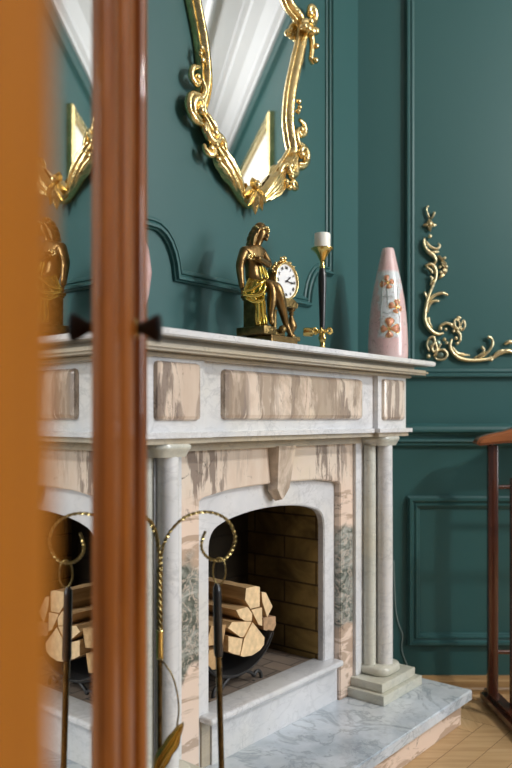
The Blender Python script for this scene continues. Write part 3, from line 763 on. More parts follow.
for a in (95, 183, -3, -88, 50, 130):
    L_ = 7 if a not in (50, 130) else 4.5; ex, ey = fc[0] + cos(radians(a)) * L_, fc[1] - sin(radians(a)) * L_
    acanthus(b, RW(*fc), RW(ex, ey), .0085, .006, .006, .006, 1, 8)
ball(b, (.014,) + RW(*fc), .006)
obj('flower', b, M['gold_pale'], orn, MR, smooth=True)
b = BM()
lf = t1([(212, 432), (245, 470), (270, 525), (258, 570), (222, 602)])
for q in range(len(lf) - 1):
    a_, b_ = lf[q], lf[q + 1]
    acanthus(b, RW(*a_), RW(b_[0] + (b_[0] - a_[0]) * .25, b_[1] + (b_[1] - a_[1]) * .25), .0125 if q in (1, 2) else .008, .006, .007, .004, 3, 10)
for (xx, yy) in t1([(262, 450), (275, 515), (225, 520), (232, 560)]): ball(b, (.009,) + RW(xx, yy), .0055)
obj('leaf', b, M['gold_pale'], orn, MR, smooth=True)
b = BM()
for (xx, yy), r in ((t1([(148, 285)])[0], .0075), (t2([(150, 246)])[0], .0065), (t2([(175, 250)])[0], .006), (t2([(214, 258)])[0], .006), (t2([(226, 294)])[0], .0065), (t2([(232, 320)])[0], .006), (t2([(88, 384)])[0], .0085), (t2([(168, 300)])[0], .007), (t2([(180, 318)])[0], .006)):
    b = BM(); ball(b, (.012,) + RW(xx, yy), r); obj('bead', b, M['gold_pale'], orn, MR, smooth=True)
for L in ([(245, 215), (222, 200), (218, 228), (238, 250)], [(250, 232), (262, 205), (270, 235), (252, 256)], [(240, 205), (232, 190), (246, 192)]):
    obj('leaf', trace(t2(L + [L[0]]), 1.2, .014), M['gold_pale'], orn, MR, smooth=True)
# rocaille cartouche: domed bosses with raised curling rims
for L, cxy, r in (([(92, 360), (78, 330), (90, 295), (112, 290), (118, 315), (104, 340), (112, 362), (135, 350), (150, 320)], (100, 325), .022),
                  ([(112, 385), (130, 360), (160, 352), (180, 372), (168, 398), (135, 402), (118, 390)], (150, 378), .020),
                  ([(118, 300), (128, 345), (124, 385)], (135, 320), .016)):
    obj('rocaille_rim', trace(t2(L), 1.3, .018), M['gold_pale'], orn, MR, smooth=True)
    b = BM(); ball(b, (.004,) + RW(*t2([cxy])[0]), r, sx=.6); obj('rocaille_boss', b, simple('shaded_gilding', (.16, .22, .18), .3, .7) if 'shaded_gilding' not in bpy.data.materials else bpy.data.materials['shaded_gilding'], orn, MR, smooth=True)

# ================================================================== VASES
def mat_vase():
    m, nt, b = new_mat('painted_pink_porcelain')
    tc = N(nt, 'ShaderNodeTexCoord'); sp = N(nt, 'ShaderNodeSeparateXYZ'); nt.links.new(tc.outputs['Object'], sp.inputs[0])
    nz = N(nt, 'ShaderNodeTexNoise', Scale=28, Detail=3.0); nt.links.new(tc.outputs['Object'], nz.inputs['Vector'])
    w = N(nt, 'ShaderNodeMath', operation='MULTIPLY_ADD'); w.inputs[1].default_value = .05; nt.links.new(nz.outputs['Fac'], w.inputs[0]); nt.links.new(sp.outputs['X'], w.inputs[2])
    band = ramp(nt, [(.0, (0, 0, 0)), (.466, (0, 0, 0)), (.47, (1, 1, 1)), (.535, (1, 1, 1)), (.54, (0, 0, 0))])
    ad = N(nt, 'ShaderNodeMath', operation='ADD'); ad.inputs[1].default_value = .475; nt.links.new(w.outputs[0], ad.inputs[0]); nt.links.new(ad.outputs[0], band.inputs[0])
    zr = ramp(nt, [(.0, (0, 0, 0)), (.075, (0, 0, 0)), (.085, (1, 1, 1)), (.30, (1, 1, 1)), (.31, (0, 0, 0))]); nt.links.new(sp.outputs['Z'], zr.inputs[0])
    mask = mul(nt, band.outputs[0], zr.outputs[0])
    c = mixc(nt, patches(nt, 9, .4, .6), (.68, .44, .43), (.70, .52, .50))
    c = mixc(nt, mask, c, (.62, .66, .68))
    c = mixc(nt, mul(nt, veins(nt, 16, .012, dist=1.5), .8), c, (.33, .24, .20))
    nt.links.new(c, b.inputs['Base Color']); b.inputs['Roughness'].default_value = .25; b.inputs['Coat Weight'].default_value = .5; b.inputs['Coat Roughness'].default_value = .1
    return m
M['vase'] = mat_vase()
M['orange'] = simple('orange_enamel', (.66, .27, .17), .3, coat=.4, var=.2, vscale=90)
M['blue_grey'] = simple('grey_green_enamel', (.30, .36, .34), .4)
VP = [(.0600, 0), (.0655, .004), (.0672, .02), (.0672, .06), (.0655, .11), (.0615, .16), (.0555, .21), (.047, .26), (.0375, .305), (.0285, .345), (.022, .375), (.0195, .385), (.0165, .387), (.015, .378), (.014, .34)]
def vase_r(z):
    for (r0, z0), (r1, z1) in zip(VP, VP[1:12]):
        if z0 <= z <= z1: return r0 + (r1 - r0) * (z - z0) / (z1 - z0)
    return .03
vloc = (.185, S_(388, .185), 1.192)
va = thing('vase', 'tall tapering pink porcelain vase with painted orange butterflies on the mantel end', 'vase', vloc, MD)
# turn the vase so that its local -Y faces the viewer
vm = MD @ Matrix.Translation(vloc); vw = vm.to_translation(); ang = atan2(-vw.y, -vw.x) + pi / 2
mw = Matrix.Translation(vw) @ Matrix.Rotation(ang, 4, 'Z'); va.matrix_world = mw; MW[va.name] = mw
bm = BM(); lathe(bm, VP, n=48); vb = obj('body', bm, M['vase'], va, mw, smooth=True, autos=60)
def on_vase(u, z, off=.0003):      # u = angle from the front (rad, + to the right)
    r = vase_r(z) + off; return Vector((r * sin(u), -r * cos(u), z))
def butterfly(u0, z0, s, rot):
    for nm, mat, lobes in (('painted_butterfly', M['orange'], ((50, 1.0, .42), (130, 1.0, .42), (-40, .7, .34), (220, .7, .34))),):
        b = BM(); rims = []
        for a, L_, w in lobes:
            a = radians(a + rot); pts = []
            for i in range(14):
                t = 2 * pi * i / 14; x = L_ * .55 * (1 - cos(t)); y = w * 1.25 * sin(t) * (.15 + .85 * x / L_) * (1 + .18 * cos(3 * t))
                pts.append((x * cos(a) - y * sin(a), x * sin(a) + y * cos(a)))
            cxx = sum(q[0] for q in pts) / 14; cyy = sum(q[1] for q in pts) / 14
            def mp_(q, off): r = vase_r(z0); return on_vase(u0 + q[0] * s / r, z0 + q[1] * s, off)
            rims.append([mp_(q, .0008) for q in pts])
            rim = [b.verts.new(mp_(q, .0008)) for q in pts]; c_ = b.verts.new(mp_((cxx, cyy), .0012))
            base = [b.verts.new(mp_(q, -.0005)) for q in pts]
            for i in range(14): b.faces.new((rim[i], rim[(i + 1) % 14], c_)); b.faces.new((rim[(i + 1) % 14], rim[i], base[i], base[(i + 1) % 14]))
        obj(nm, b, mat, vb, mw, smooth=True)
    b = BM()
    for rm in rims: tube(b, rm, .0007, 5, closed=True)
    for a, L_, w in ((50, 1.0, 0), (130, 1.0, 0), (-40, .7, 0), (220, .7, 0), (80, .9, 0), (100, .9, 0)):
        a = radians(a + rot); r = vase_r(z0)
        tube(b, [on_vase(u0 + cos(a) * L_ * s * t / r, z0 + sin(a) * L_ * s * t, .0008) for t in (0, .35, .7, 1.05)], .0008, 6)
    obj('gilt_outline', b, M['brass'], vb, mw, smooth=True)
butterfly(.05, .105, .036, -45)
butterfly(.50, .178, .026, 30)
butterfly(.02, .262, .026, 60)
b = BM()
for u, zz, hh in ((-.35, .09, .20), (.62, .10, .15), (-.02, .18, .06)):
    tube(b, catmull([on_vase(u + random.uniform(-.06, .06), zz + hh * q / 7, .0008) for q in range(8)], 3), .0009, 6)
for z_ in (.16, .215): tube(b, [on_vase(-.3 + q * .12, z_ + .004 * sin(q * 2), .0008) for q in range(6)], .0008, 6)
obj('painted_twig', b, M['blue_grey'], vb, mw, smooth=True)
# second vase at the far-left end, almost wholly behind the open door
v2s = S_(121.5, .15)
bm = BM(); lathe(bm, [(.035, 0), (.042, .004), (.05, .04), (.062, .09), (.068, .14), (.062, .19), (.046, .24), (.032, .28), (.026, .30), (.022, .302), (.02, .29)], n=40)
bm.transform(Matrix.Translation((.15, v2s, 1.192)))
o = obj('vase', bm, M['vase'], None, MD, smooth=True, autos=60); tag(o, 'rounded pink vase on the mantel, mostly hidden behind the door edge', 'vase')

# ================================================================== CANDLESTICK
cp = .175; cs = S_(322.3, cp)
ca = thing('candlestick', 'brass and black candlestick with a flared cup and ringed foot', 'candlestick', (cp, cs, 1.192), MD)
def lp(name, prof, mat, n=32): bm = BM(); lathe(bm, prof, (cp, cs, 0), n); return obj(name, bm, mat, ca, MD, smooth=True, autos=45)
K = (D + CU * cs - SU * cp) / F
def zz(y): return H - (y - HY) * K
lp('foot', [(.038, 1.192), (.039, 1.196), (.024, 1.204), (.012, 1.212), (.0075, 1.222), (.009, zz(341)), (.013, zz(338)), (.009, zz(334)), (.0115, zz(331.5)), (.007, zz(329))], M['brass'])
lp('shaft', [(.0080, zz(329.5)), (.0090, zz(320)), (.0110, zz(300)), (.0128, zz(284)), (.0130, zz(278)), (.0105, zz(271)), (.0078, zz(268))], M['black'])
lp('cup', [(.0078, zz(269)), (.0095, zz(267)), (.0070, zz(265)), (.0065, zz(262)), (.0105, zz(259)), (.018, zz(254)), (.028, zz(250.5)), (.0345, zz(249.2)), (.0345, zz(248.4)), (.027, zz(248.8)), (.012, zz(250))], M['brass'])
for ax in (0, 60, 120):       # three little brass rings of beads crossing at the foot
    b = BM(); d = Vector((cos(radians(ax)), sin(radians(ax)), 0))
    for sg in (-1, 1):
        c = Vector((cp, cs, zz(331))) + d * .025 * sg
        tube(b, [c + d * .008 * cos(t) * sg + Vector((0, 0, 1)) * .008 * sin(t) for t in [2 * pi * i / 12 for i in range(12)]], .0026, 6, closed=True)
        ball(b, Vector((cp, cs, zz(331))) + d * .011 * sg, .005)
    obj('ring_ornament', b, M['brass'], ca, MD, smooth=True)
# long side knob pointing left
uL = MD.to_3x3().inverted() @ Vector((-1, 0, 0)); base = Vector((cp, cs, zz(332)))
b = BM(); tube(b, [base + uL * t for t in (.006, .014, .020, .024, .030, .036, .052, .058)], [.004, .004, .008, .005, .0135, .0135, .0135, .011], 14)
obj('side_knob', b, M['brass'], ca, MD, smooth=True, autos=50)
bm = BM(); lathe(bm, [(.0235, zz(249.3)), (.0242, zz(248.5)), (.0242, zz(235)), (.0232, zz(233.8)), (.006, zz(234.2)), (.002, zz(234.4))], (cp, cs, 0), 32)
o = obj('candle', bm, M['candle'], None, MD, smooth=True, autos=50); tag(o, 'short white pillar candle standing in the brass cup', 'candle')

# ================================================================== MANTEL CLOCK WITH SEATED FIGURE
ck = thing('mantel_clock', 'bronze mantel clock with a seated woman in a gilt drape beside a round white dial', 'clock', (.17, -.71, 1.192), MD)
def fx(cx_, cy_, p):        # measured on the enlarged picture of the clock
    x, y = 228 + cx_ / 5.91, 215 + cy_ / 5.91; s = S_(x, p); return Vector((p, s, Z_(y, s, p)))
def cpart(name, bm, mat, **k): return obj(name, bm, M[mat], ck, MD, **k)
CP = .165
# base slab, ground step
q0, q1 = fx(92, 700, .130), fx(392, 740, .215)
bm = BM(); box(bm, .130, .228, q0.y, q1.y, 1.192, 1.225, .004); cpart('base', bm, 'bronze')
g0, g1 = fx(165, 690, .20), fx(305, 690, .20)
bm = BM(); box(bm, .13, .228, g0.y, g0.y + .052, 1.224, fx(200, 660, .2).z, .003); box(bm, .13, .220, g0.y + .05, g1.y, 1.224, fx(200, 682, .2).z, .003)
for q in range(9): ball(bm, (random.uniform(.2, .23), random.uniform(g0.y, g1.y), 1.235 + random.uniform(-.003, .008)), random.uniform(.006, .012))
cpart('rocky_step', bm, 'bronze_dark', smooth=True, autos=40)
# pedestal she sits on
a0, a1 = fx(92, 500, .134).y, fx(170, 500, .18).y
bm = BM()
for z0_, z1_, e in ((1.224, 1.236, .006), (1.236, 1.242, .003), (1.242, 1.322, 0), (1.322, 1.328, .003), (1.328, 1.336, .006)):
    box(bm, .134 - e, .180 + e, a0 - e, a1 + e, z0_, z1_, .0012)
cpart('pedestal', bm, 'bronze_dark')
# figure: one continuous skinned body
J = {}
def j(n, x, y, p, r): J[n] = (fx(x, y, p), r)
j('pelvis', 150, 405, .150, (.026, .034)); j('waist', 150, 345, .150, (.022, .027)); j('chest', 148, 275, .152, (.025, .033)); j('upper', 152, 224, .152, (.021, .029)); j('neck', 172, 186, .153, .0105); j('head0', 180, 158, .155, .0105); j('head1', 200, 110, .160, .0190); j('head2', 196, 76, .158, .0140)
j('shR', 96, 214, .150, .0150); j('elR', 68, 300, .152, .0125); j('wrR', 80, 408, .158, .0085); j('haR', 84, 440, .160, .0085)
j('shL', 200, 220, .156, .0140); j('elL', 244, 298, .176, .0115); j('wrL', 196, 268, .196, .0085); j('haL', 172, 252, .200, .0080)
j('hipR', 158, 425, .158, .0230); j('knR', 262, 412, .205, .0175); j('caR', 262, 480, .206, .0165); j('anR', 250, 600, .200, .0090); j('toR', 262, 648, .214, .0080)
j('hipL', 175, 415, .160, .0230); j('knL', 290, 425, .215, .0180); j('caL', 310, 510, .212, .0170); j('anL', 346, 655, .206, .0090); j('toL', 376, 722, .222, .0070)
names = list(J); idx = {n: i for i, n in enumerate(names)}
E_ = [('pelvis', 'waist'), ('waist', 'chest'), ('chest', 'upper'), ('upper', 'neck'), ('neck', 'head0'), ('head0', 'head1'), ('head1', 'head2'), ('upper', 'shR'), ('shR', 'elR'), ('elR', 'wrR'), ('wrR', 'haR'), ('upper', 'shL'), ('shL', 'elL'), ('elL', 'wrL'), ('wrL', 'haL'), ('pelvis', 'hipR'), ('hipR', 'knR'), ('knR', 'caR'), ('caR', 'anR'), ('anR', 'toR'), ('pelvis', 'hipL'), ('hipL', 'knL'), ('knL', 'caL'), ('caL', 'anL'), ('anL', 'toL')]
bm = skin_mesh([J[n][0] for n in names], [(idx[a], idx[b_]) for a, b_ in E_], [J[n][1] for n in names], 2)
# breasts, nose, chin, feet toes and fingers as small swellings merged in the same mesh
hd = J['head1'][0]; toR_ = MD.to_3x3().inverted() @ Vector((1, -.25, -.15)).normalized()
ball(bm, J['chest'][0] + Vector((.016, .011, .004)), .0105); ball(bm, J['chest'][0] + Vector((.016, -.013, .004)), .0105)
ball(bm, hd + toR_ * .0170 + Vector((0, 0, -.004)), .0042, sz=1.6); ball(bm, hd + toR_ * .0125 + Vector((0, 0, -.0145)), .0058); ball(bm, hd + toR_ * .0165 + Vector((0, 0, -.0105)), .0026)
side = toR_.cross(Vector((0, 0, 1)))
for sg in (-1, 1): ball(bm, hd + toR_ * .0150 + side * .006 * sg + Vector((0, 0, .001)), .0028)
for hn, wn, base_r in (('haR', 'wrR', .0022), ('haL', 'wrL', .0021)):
    h_, w_ = J[hn][0], J[wn][0]; d = (h_ - w_).normalized(); sd = d.cross(Vector((0, 0, 1)) if abs(d.z) < .8 else Vector((1, 0, 0))).normalized()
    for q, (o_, L_) in enumerate(((-.005, .013), (-.0017, .016), (.0017, .015), (.005, .012))):
        st = h_ + sd * o_; tube(bm, [st, st + d * L_ * .5 + Vector((.002, 0, 0)), st + d * L_ + Vector((0, 0, -.003))], [base_r, base_r * .9, base_r * .7], 7)
    tube(bm, [h_ + sd * -.005, h_ + sd * -.009 + d * .004, h_ + sd * -.010 + d * .010], [.0024, .0021, .0016], 7)
fig_o = cpart('figure', bm, 'bronze', smooth=True)
# hair: long wavy locks falling behind the shoulder, wreath
bm = BM()
HB = MD.to_3x3().inverted() @ Vector((-.8, .5, 0)).normalized()
for hx, hy_, hp, hr in ((190, 84, .153, .0185), (172, 98, .147, .0180), (156, 122, .144, .0175), (144, 148, .143, .0165), (136, 172, .143, .0135), (132, 192, .142, .0090)): ball(bm, fx(hx, hy_, hp), hr)
for q in range(26):
    a = q / 25; st = fx(214 - 30 * a, 66 + 6 * sin(q), .168 - .034 * a); m1 = fx(184 - 40 * a + 3 * sin(q * 1.7), 88 + 22 * a, .168 - .036 * a); m2 = fx(160 - 34 * a + 5 * cos(q * 2.3), 130 + 12 * a, .163 - .034 * a); en = fx(146 - 36 * a + 6 * sin(q * 3.1), 176 + 18 * sin(q * 1.3) ** 2, .160 - .034 * a)
    tube(bm, catmull([st, m1, m2, en], 6), [.0028, .0042, .0046, .0042, .0016], 7)
obj('hair', bm, M['bronze'], fig_o, MD, smooth=True)
bm = BM()
for q in range(16):
    a = 2 * pi * q / 16; c = hd + Vector((0, 0, .012)) + toR_ * .019 * cos(a) + side * .018 * sin(a) + Vector((0, 0, .004 * sin(a * 3)))
    ball(bm, c, .0048, sz=.8)
tube(bm, [hd + Vector((0, 0, .012)) + toR_ * .019 * cos(a) + side * .018 * sin(a) + Vector((0, 0, .004 * sin(a * 3))) for a in [2 * pi * q / 16 for q in range(16)]], .003, 6, closed=True)
obj('flower_wreath', bm, M['gold'], fig_o, MD, smooth=True)
bm = BM(); fl = [fx(140 + 22 * cos(q * .9) * (q > 0), 246 + 14 * sin(q * .9) * (q > 0), .190) for q in range(8)]
for v_ in fl: ball(bm, v_, .0042)
tube(bm, fl, .002, 6)
cpart('flower_spray', bm, 'gold', smooth=True)
# gilt drape over lap falling to the front of the pedestal
bm = BM(); rows = []
L_edge = [(122, 372, .182), (92, 440, .172), (84, 470, .170), (120, 498, .182), (160, 540, .192), (168, 600, .192), (172, 655, .192)]
R_edge = [(226, 372, .206), (226, 395, .222), (222, 440, .224), (220, 480, .216), (216, 540, .206), (222, 600, .200), (226, 650, .196)]
Lc = catmull([fx(*q) for q in L_edge], 5); Rc = catmull([fx(*q) for q in R_edge], 5)
for i, (a, b_) in enumerate(zip(Lc, Rc)):
    row = []
    for q in range(25):
        u = q / 24; p = a.lerp(b_, u); fold = .0042 * sin(u * pi * 7 + i * .16) + .0025 * sin(u * pi * 13 - i * .3); sag = -.006 * sin(pi * u) * (i / len(Lc) < .6)
        row.append(bm.verts.new(p + Vector((fold + .008 * sin(pi * u), 0, sag))))
    rows.append(row)
for A, B in zip(rows, rows[1:]):
    for q in range(24): bm.faces.new((A[q], A[q + 1], B[q + 1], B[q]))
bmesh.ops.solidify(bm, geom=bm.faces[:], thickness=.0025)
for L in ([(88, 452, .186), (140, 440, .204), (190, 405, .222), (224, 385, .226)], [(84, 470, .184), (140, 478, .206), (195, 470, .222), (222, 430, .230)], [(100, 490, .186), (160, 515, .206), (205, 500, .218), (216, 460, .224)], [(200, 300, .202), (208, 335, .206), (222, 372, .216)], [(186, 300, .198), (190, 340, .202), (200, 380, .212)], [(214, 310, .2), (226, 345, .21), (236, 378, .214)], [(180, 500, .212), (184, 570, .206), (180, 640, .200)], [(200, 500, .214), (206, 570, .208), (212, 640, .202)]):
    tube(bm, catmull([fx(*q) for q in L], 5), [.0026, .0042, .0042, .0024], 8)
obj('drape', bm, M['drape_gold'], fig_o, MD, smooth=True)['label'] = 'bright yellow gilt drape'
# clock case
dc = fx(340, 392, .175); RD = .0480
bm = BM(); lathe(bm, [(RD * .7, -.030), (RD * 1.12, -.028), (RD * 1.17, -.015), (RD * 1.17, -.004), (RD * 1.10, 0), (RD * .9, 0)], (dc.x, dc.y, dc.z), 48, 'X'); cpart('clock_case', bm, 'bronze', smooth=True, autos=40)
bm = BM(); prism(bm, [(dc.y - .030, dc.z - .048), (dc.y - .050, dc.z - .062), (dc.y - .046, dc.z - .072), (dc.y + .050, dc.z - .072), (dc.y + .056, dc.z - .060), (dc.y + .034, dc.z - .046)], dc.x - .03, dc.x + .006, 'X', bev=.002); cpart('case_bracket', bm, 'bronze_dark')
bm = BM(); lathe(bm, [(RD * 1.00, -.004), (RD * 1.10, -.002), (RD * 1.12, .004), (RD * 1.06, .009), (RD * 1.01, .007), (RD * .985, .001), (RD * .985, -.004)], (dc.x, dc.y, dc.z), 56, 'X', cap=False); cpart('bezel', bm, 'gold', smooth=True)
bm = BM(); lathe(bm, [(RD * 1.0, -.002), (RD * 1.0, .0015), (RD * .6, .0022), (.001, .0025)], (dc.x, dc.y, dc.z), 48, 'X'); dial_o = cpart('dial', bm, 'dial', smooth=True, autos=30)
TM = Matrix(((0, 0, 1, 0), (1, 0, 0, 0), (0, 1, 0, 0), (0, 0, 0, 1)))
nb = BM(); rom = ['XII', 'I', 'II', 'III', 'IIII', 'V', 'VI', 'VII', 'VIII', 'IX', 'X', 'XI']
for i, t in enumerate(rom):
    a = -radians(30 * i); r = RD * .78
    add_bm(nb, text_bm(t, .0105, .0004, .0003), Matrix.Translation((dc.x + .0032, dc.y - sin(a) * r, dc.z + cos(a) * r)) @ TM @ Matrix.Rotation(a, 4, 'Z'))
obj('numerals', nb, M['ink'], dial_o, MD)
for ang_, ln, nm in ((52, .024, 'hour_hand'), (96, .034, 'minute_hand')):
    a = radians(ang_); b = BM(); d = Vector((0, sin(a), cos(a))); c = Vector((dc.x + .0045, dc.y, dc.z)); nn = Vector((0, cos(a), -sin(a)))
    o2 = [c - d * .006 + nn * .0014, c + d * ln * .55 + nn * .0012, c + d * ln * .66 + nn * .0034, c + d * ln, c + d * ln * .66 - nn * .0034, c + d * ln * .55 - nn * .0012, c - d * .006 - nn * .0014]
    A = [b.verts.new(q) for q in o2]; B = [b.verts.new(q + Vector((.0008, 0, 0))) for q in o2]; b.faces.new(A); b.faces.new(B[::-1])
    for i in range(7): b.faces.new((A[i], B[i], B[(i + 1) % 7], A[(i + 1) % 7]))
    obj(nm, b, M['ink'], dial_o, MD)
bm = BM(); ball(bm, (dc.x + .006, dc.y, dc.z), .003); obj('hand_boss', bm, M['ink'], dial_o, MD, smooth=True)
# leafy crest over the dial and at its left shoulder
bm = BM()
for q in range(15):
    a = radians(20 + q * 9); c = Vector((dc.x - .006 + random.uniform(-.004, .008), dc.y - cos(a) * RD * 1.17 * -1 * -1, dc.z + sin(a) * RD * 1.20)); ball(bm, c, .0045 + .002 * random.random(), sz=.8)
ball(bm, (dc.x, dc.y - .006, dc.z + RD * 1.30), .008); ball(bm, (dc.x, dc.y - .018, dc.z + RD * 1.26), .006)
cpart('leaf_crest', bm, 'gold', smooth=True)
# baluster vase under the clock, plinth
bc = fx(374, 620, .160); zt, zb = dc.z - .072, 1.236
hh = zt - zb; bm = BM()
lathe(bm, [(.013, 0), (.013, hh * .08), (.007, hh * .14), (.010, hh * .22), (.0165, hh * .36), (.0155, hh * .48), (.008, hh * .66), (.005, hh * .76), (.009, hh * .82), (.006, hh * .88), (.012, hh * .95), (.012, hh * 1.0)], (bc.x, bc.y, zb), 28); cpart('baluster', bm, 'bronze', smooth=True, autos=50)
bm = BM(); box(bm, bc.x - .02, bc.x + .02, bc.y - .02, bc.y + .018, 1.224, 1.237, .002); cpart('baluster_foot', bm, 'bronze_dark')
bm = BM(); bc2 = Vector((.155, dc.y - .028, 0))
lathe(bm, [(.010, 0), (.010, hh * .3), (.008, hh * .35), (.008, hh * .9), (.011, hh)], (bc2.x, bc2.y, zb - .01), 24); cpart('support_post', bm, 'bronze_dark', smooth=True, autos=50)

# ================================================================== FIRE TOOL STAND AND POKER
PX0 = Vector(((159.8 - CXP) / F * 1.50, 1.50, 0)); RX = Vector(((219 - CXP) / F * 1.53, 1.53, 0))
st = thing('fire_tool_stand', 'tall brass fireplace tool stand with twisted curling hooks and a leaf', 'fire tool stand', (PX0.x, PX0.y, HS))
def zy(y, Y=1.49): return H - (y - HY) / F * Y
def spart(name, bm, mat, **k): return obj(name, bm, M[mat], st, I4, **k)
d0 = (RX - PX0).normalized()
hook = [(-1.0, 620), (-.5, 600), (-.6, 572), (-.1, 557), (3.2, 543), (10, 531), (20.7, 520.5), (32.4, 515.2), (46.5, 514.2), (59.4, 518.2), (68.7, 526.4), (73.9, 539.3), (72.7, 549.8), (67.5, 559.2), (60.5, 563.9), (51.1, 563.4), (43.6, 558), (39.9, 549.8), (41.3, 540.4), (44.1, 533.4)]
u_end = (RX - PX0).length; px2m = u_end / 59.2
for ang_ in (0, 118, 243):
    R = Matrix.Rotation(radians(ang_), 3, 'Z'); dd = R @ d0; b = BM()
    pts = catmull([PX0 + dd * (max(u, -2) * px2m + .003) + Vector((0, 0, zy(y))) for u, y in hook], 7)
    tube(b, pts, .0034, 4, twist=.55, square=False); spart('hook', b, 'old_brass', smooth=True, autos=20)
b = BM()
for q in range(3):
    tube(b, [PX0 + Vector((.0036 * cos(t * .55 + q * 2.09), .0036 * sin(t * .55 + q * 2.09), zy(568) - t * .0035)) for t in range(0, 38)], .0032, 7)
spart('twisted_neck', b, 'old_brass', smooth=True)
b = BM(); lathe(b, [(.006, zy(661)), (.0078, zy(660)), (.0072, zy(658)), (.0072, zy(634)), (.0080, zy(632)), (.0060, zy(630.5))], (PX0.x, PX0.y, 0), 24); spart('collar', b, 'brass', smooth=True, autos=50)
b = BM(); lathe(b, [(.0052, HS + .01), (.0052, zy(661))], (PX0.x, PX0.y, 0), 16); spart('pole', b, 'rod_brass', smooth=True, autos=50)
b = BM(); lathe(b, [(.0545, HS), (.056, HS + .004), (.050, HS + .008), (.030, HS + .014), (.012, HS + .024), (.008, HS + .034)], (PX0.x, PX0.y, 0), 40); spart('base', b, 'old_brass', smooth=True, autos=50)
def sp_(x, y, Y=1.49): return Vector(((x - CXP) / F * Y, Y, H - (y - HY) / F * Y))
b = BM(); tube(b, catmull([sp_(162.5, 661, 1.5), sp_(167, 667), sp_(172.4, 676), sp_(177.0, 692), sp_(178.8, 710), sp_(177, 726)], 6), .0017, 8); spart('stem', b, 'old_brass', smooth=True)
b = BM(); spine = catmull([sp_(184, 722, 1.47), sp_(178, 731, 1.475), sp_(172, 743, 1.48), sp_(163, 757, 1.485), sp_(157, 772, 1.49), sp_(156, 792, 1.495)], 5); rows = []
for i, p in enumerate(spine):
    t = i / (len(spine) - 1); d = (spine[min(i + 1, len(spine) - 1)] - spine[max(i - 1, 0)]).normalized(); sd = d.cross(Vector((0, 1, 0))).normalized()
    w = .0150 * (sin(pi * min(1, .02 + t * .9)) ** 1.1 + .06) * (.82 + .18 * abs(sin(t * pi * 4))); row = []
    for q in range(-6, 7):
        u = q / 6; row.append(b.verts.new(p + sd * w * u + Vector((0, -.010 * (1 - u * u) + .0045 * cos(u * 8 + t * 2), 0))))
    rows.append(row)
for A, B in zip(rows, rows[1:]):
    for q in range(12): b.faces.new((A[q], A[q + 1], B[q + 1], B[q]))
bmesh.ops.solidify(b, geom=b.faces[:], thickness=.0015)
spart('leaf', b, 'brass', smooth=True)
pk = thing('poker', 'black-handled brass fire poker hanging by its ring from the stand hook', 'poker', (RX.x + .009, RX.y, .20))
def ppart(name, bm, mat, **k): return obj(name, bm, M[mat], pk, I4, **k)
def pp(x, y): return Vector(((x - CXP) / F * 1.53, 1.53, H - (y - HY) / F * 1.53))
rc = pp(219.2, 571.0); b = BM(); rd = (d0 * .6 + Vector((0, -.8, 0)) * 0 + d0 * .4).normalized()
tube(b, [rc + d0 * .0135 * cos(t) + Vector((0, 0, .027 * sin(t))) for t in [2 * pi * i / 28 for i in range(28)]], .0017, 8, closed=True); ppart('ring', b, 'old_brass', smooth=True)
b = BM(); tube(b, [pp(216.9, 584.5), pp(216.9, 587), pp(217.1, 592), pp(218.4, 652), pp(218.5, 656)], [.004, .0075, .0085, .0095, .0080], 18); ball(b, pp(216.9, 585.5), .0055); ppart('handle', b, 'black', smooth=True, autos=50)
b = BM(); tube(b, [pp(218.5, 655), pp(221.5, 768), pp(223, 815)], [.0066, .0060, .0055], 14)
e_ = pp(223, 815); tube(b, catmull([e_ , e_ + Vector((.004, 0, -.012)), e_ + Vector((.022, 0, -.018)), e_ + Vector((.034, 0, -.004))], 5), [.0055, .005, .004, .002], 10); ppart('rod', b, 'rod_brass', smooth=True, autos=50)

# ================================================================== OPEN GLAZED DOOR (foreground)
dr = thing('door_1', 'open varnished wooden door leaf with a reflecting glass pane and black knob', 'door', (0, .45, 0), MDOOR, kind='structure')
def dpart(name, bm, mat, **k): return obj(name, bm, M[mat], dr, MDOOR, **k)
Z0_, Z1_ = .01, 2.25
def stile(t0, t1, face, mould_at, bead=None):
    """vertical member; outline in (q,t) extruded up"""
    return None
# far stile: moulded edge beside the glass, flat face, rounded closing bead
far = [(-.018, .800), (.000, .800), (.003, .801), (.006, .806), (.005, .811), (.002, .814), (.009, .818), (.012, .825), (.012, .868), (.007, .871), (.007, .875), (.016, .878), (.0215, .886), (.0215, .966), (.0160, .969), (.0160, .979), (.0235, .981), (.0235, .985), (-.018, .985)]
bm = BM(); prism(bm, far, Z0_, Z1_, 'Z'); fs_ = dpart('far_stile', bm, 'door_wood', smooth=True, autos=35)
bead = [(-.018, .985)] + [(.0245 + .0115 * cos(radians(a)), 1.000 + .016 * sin(radians(a))) for a in range(-120, 125, 14)] + [(-.018, 1.015)]
bm = BM(); prism(bm, bead, Z0_, Z1_, 'Z'); dpart('closing_bead', bm, 'door_wood', smooth=True, autos=35)
near = [(-.018, .342), (.000, .342), (.008, .336), (.012, .328), (.020, .319), (.032, .302), (.040, .282), (.041, .10), (-.018, .10)]
bm = BM(); prism(bm, near, Z0_, Z1_, 'Z'); dpart('near_stile', bm, 'door_satin', smooth=True, autos=35)
bm = BM(); box(bm, -.018, .022, .25, .81, 2.13, Z1_, .003); dpart('top_rail', bm, 'door_wood')
bm = BM(); box(bm, -.018, .022, .25, .81, Z0_, .20, .003); dpart('bottom_rail', bm, 'door_wood')
bm = BM(); box(bm, -.005, 0, .335, .803, .19, 2.14); dpart('glass_pane', bm, 'door_glass')
kz = 1.114; kt = .948
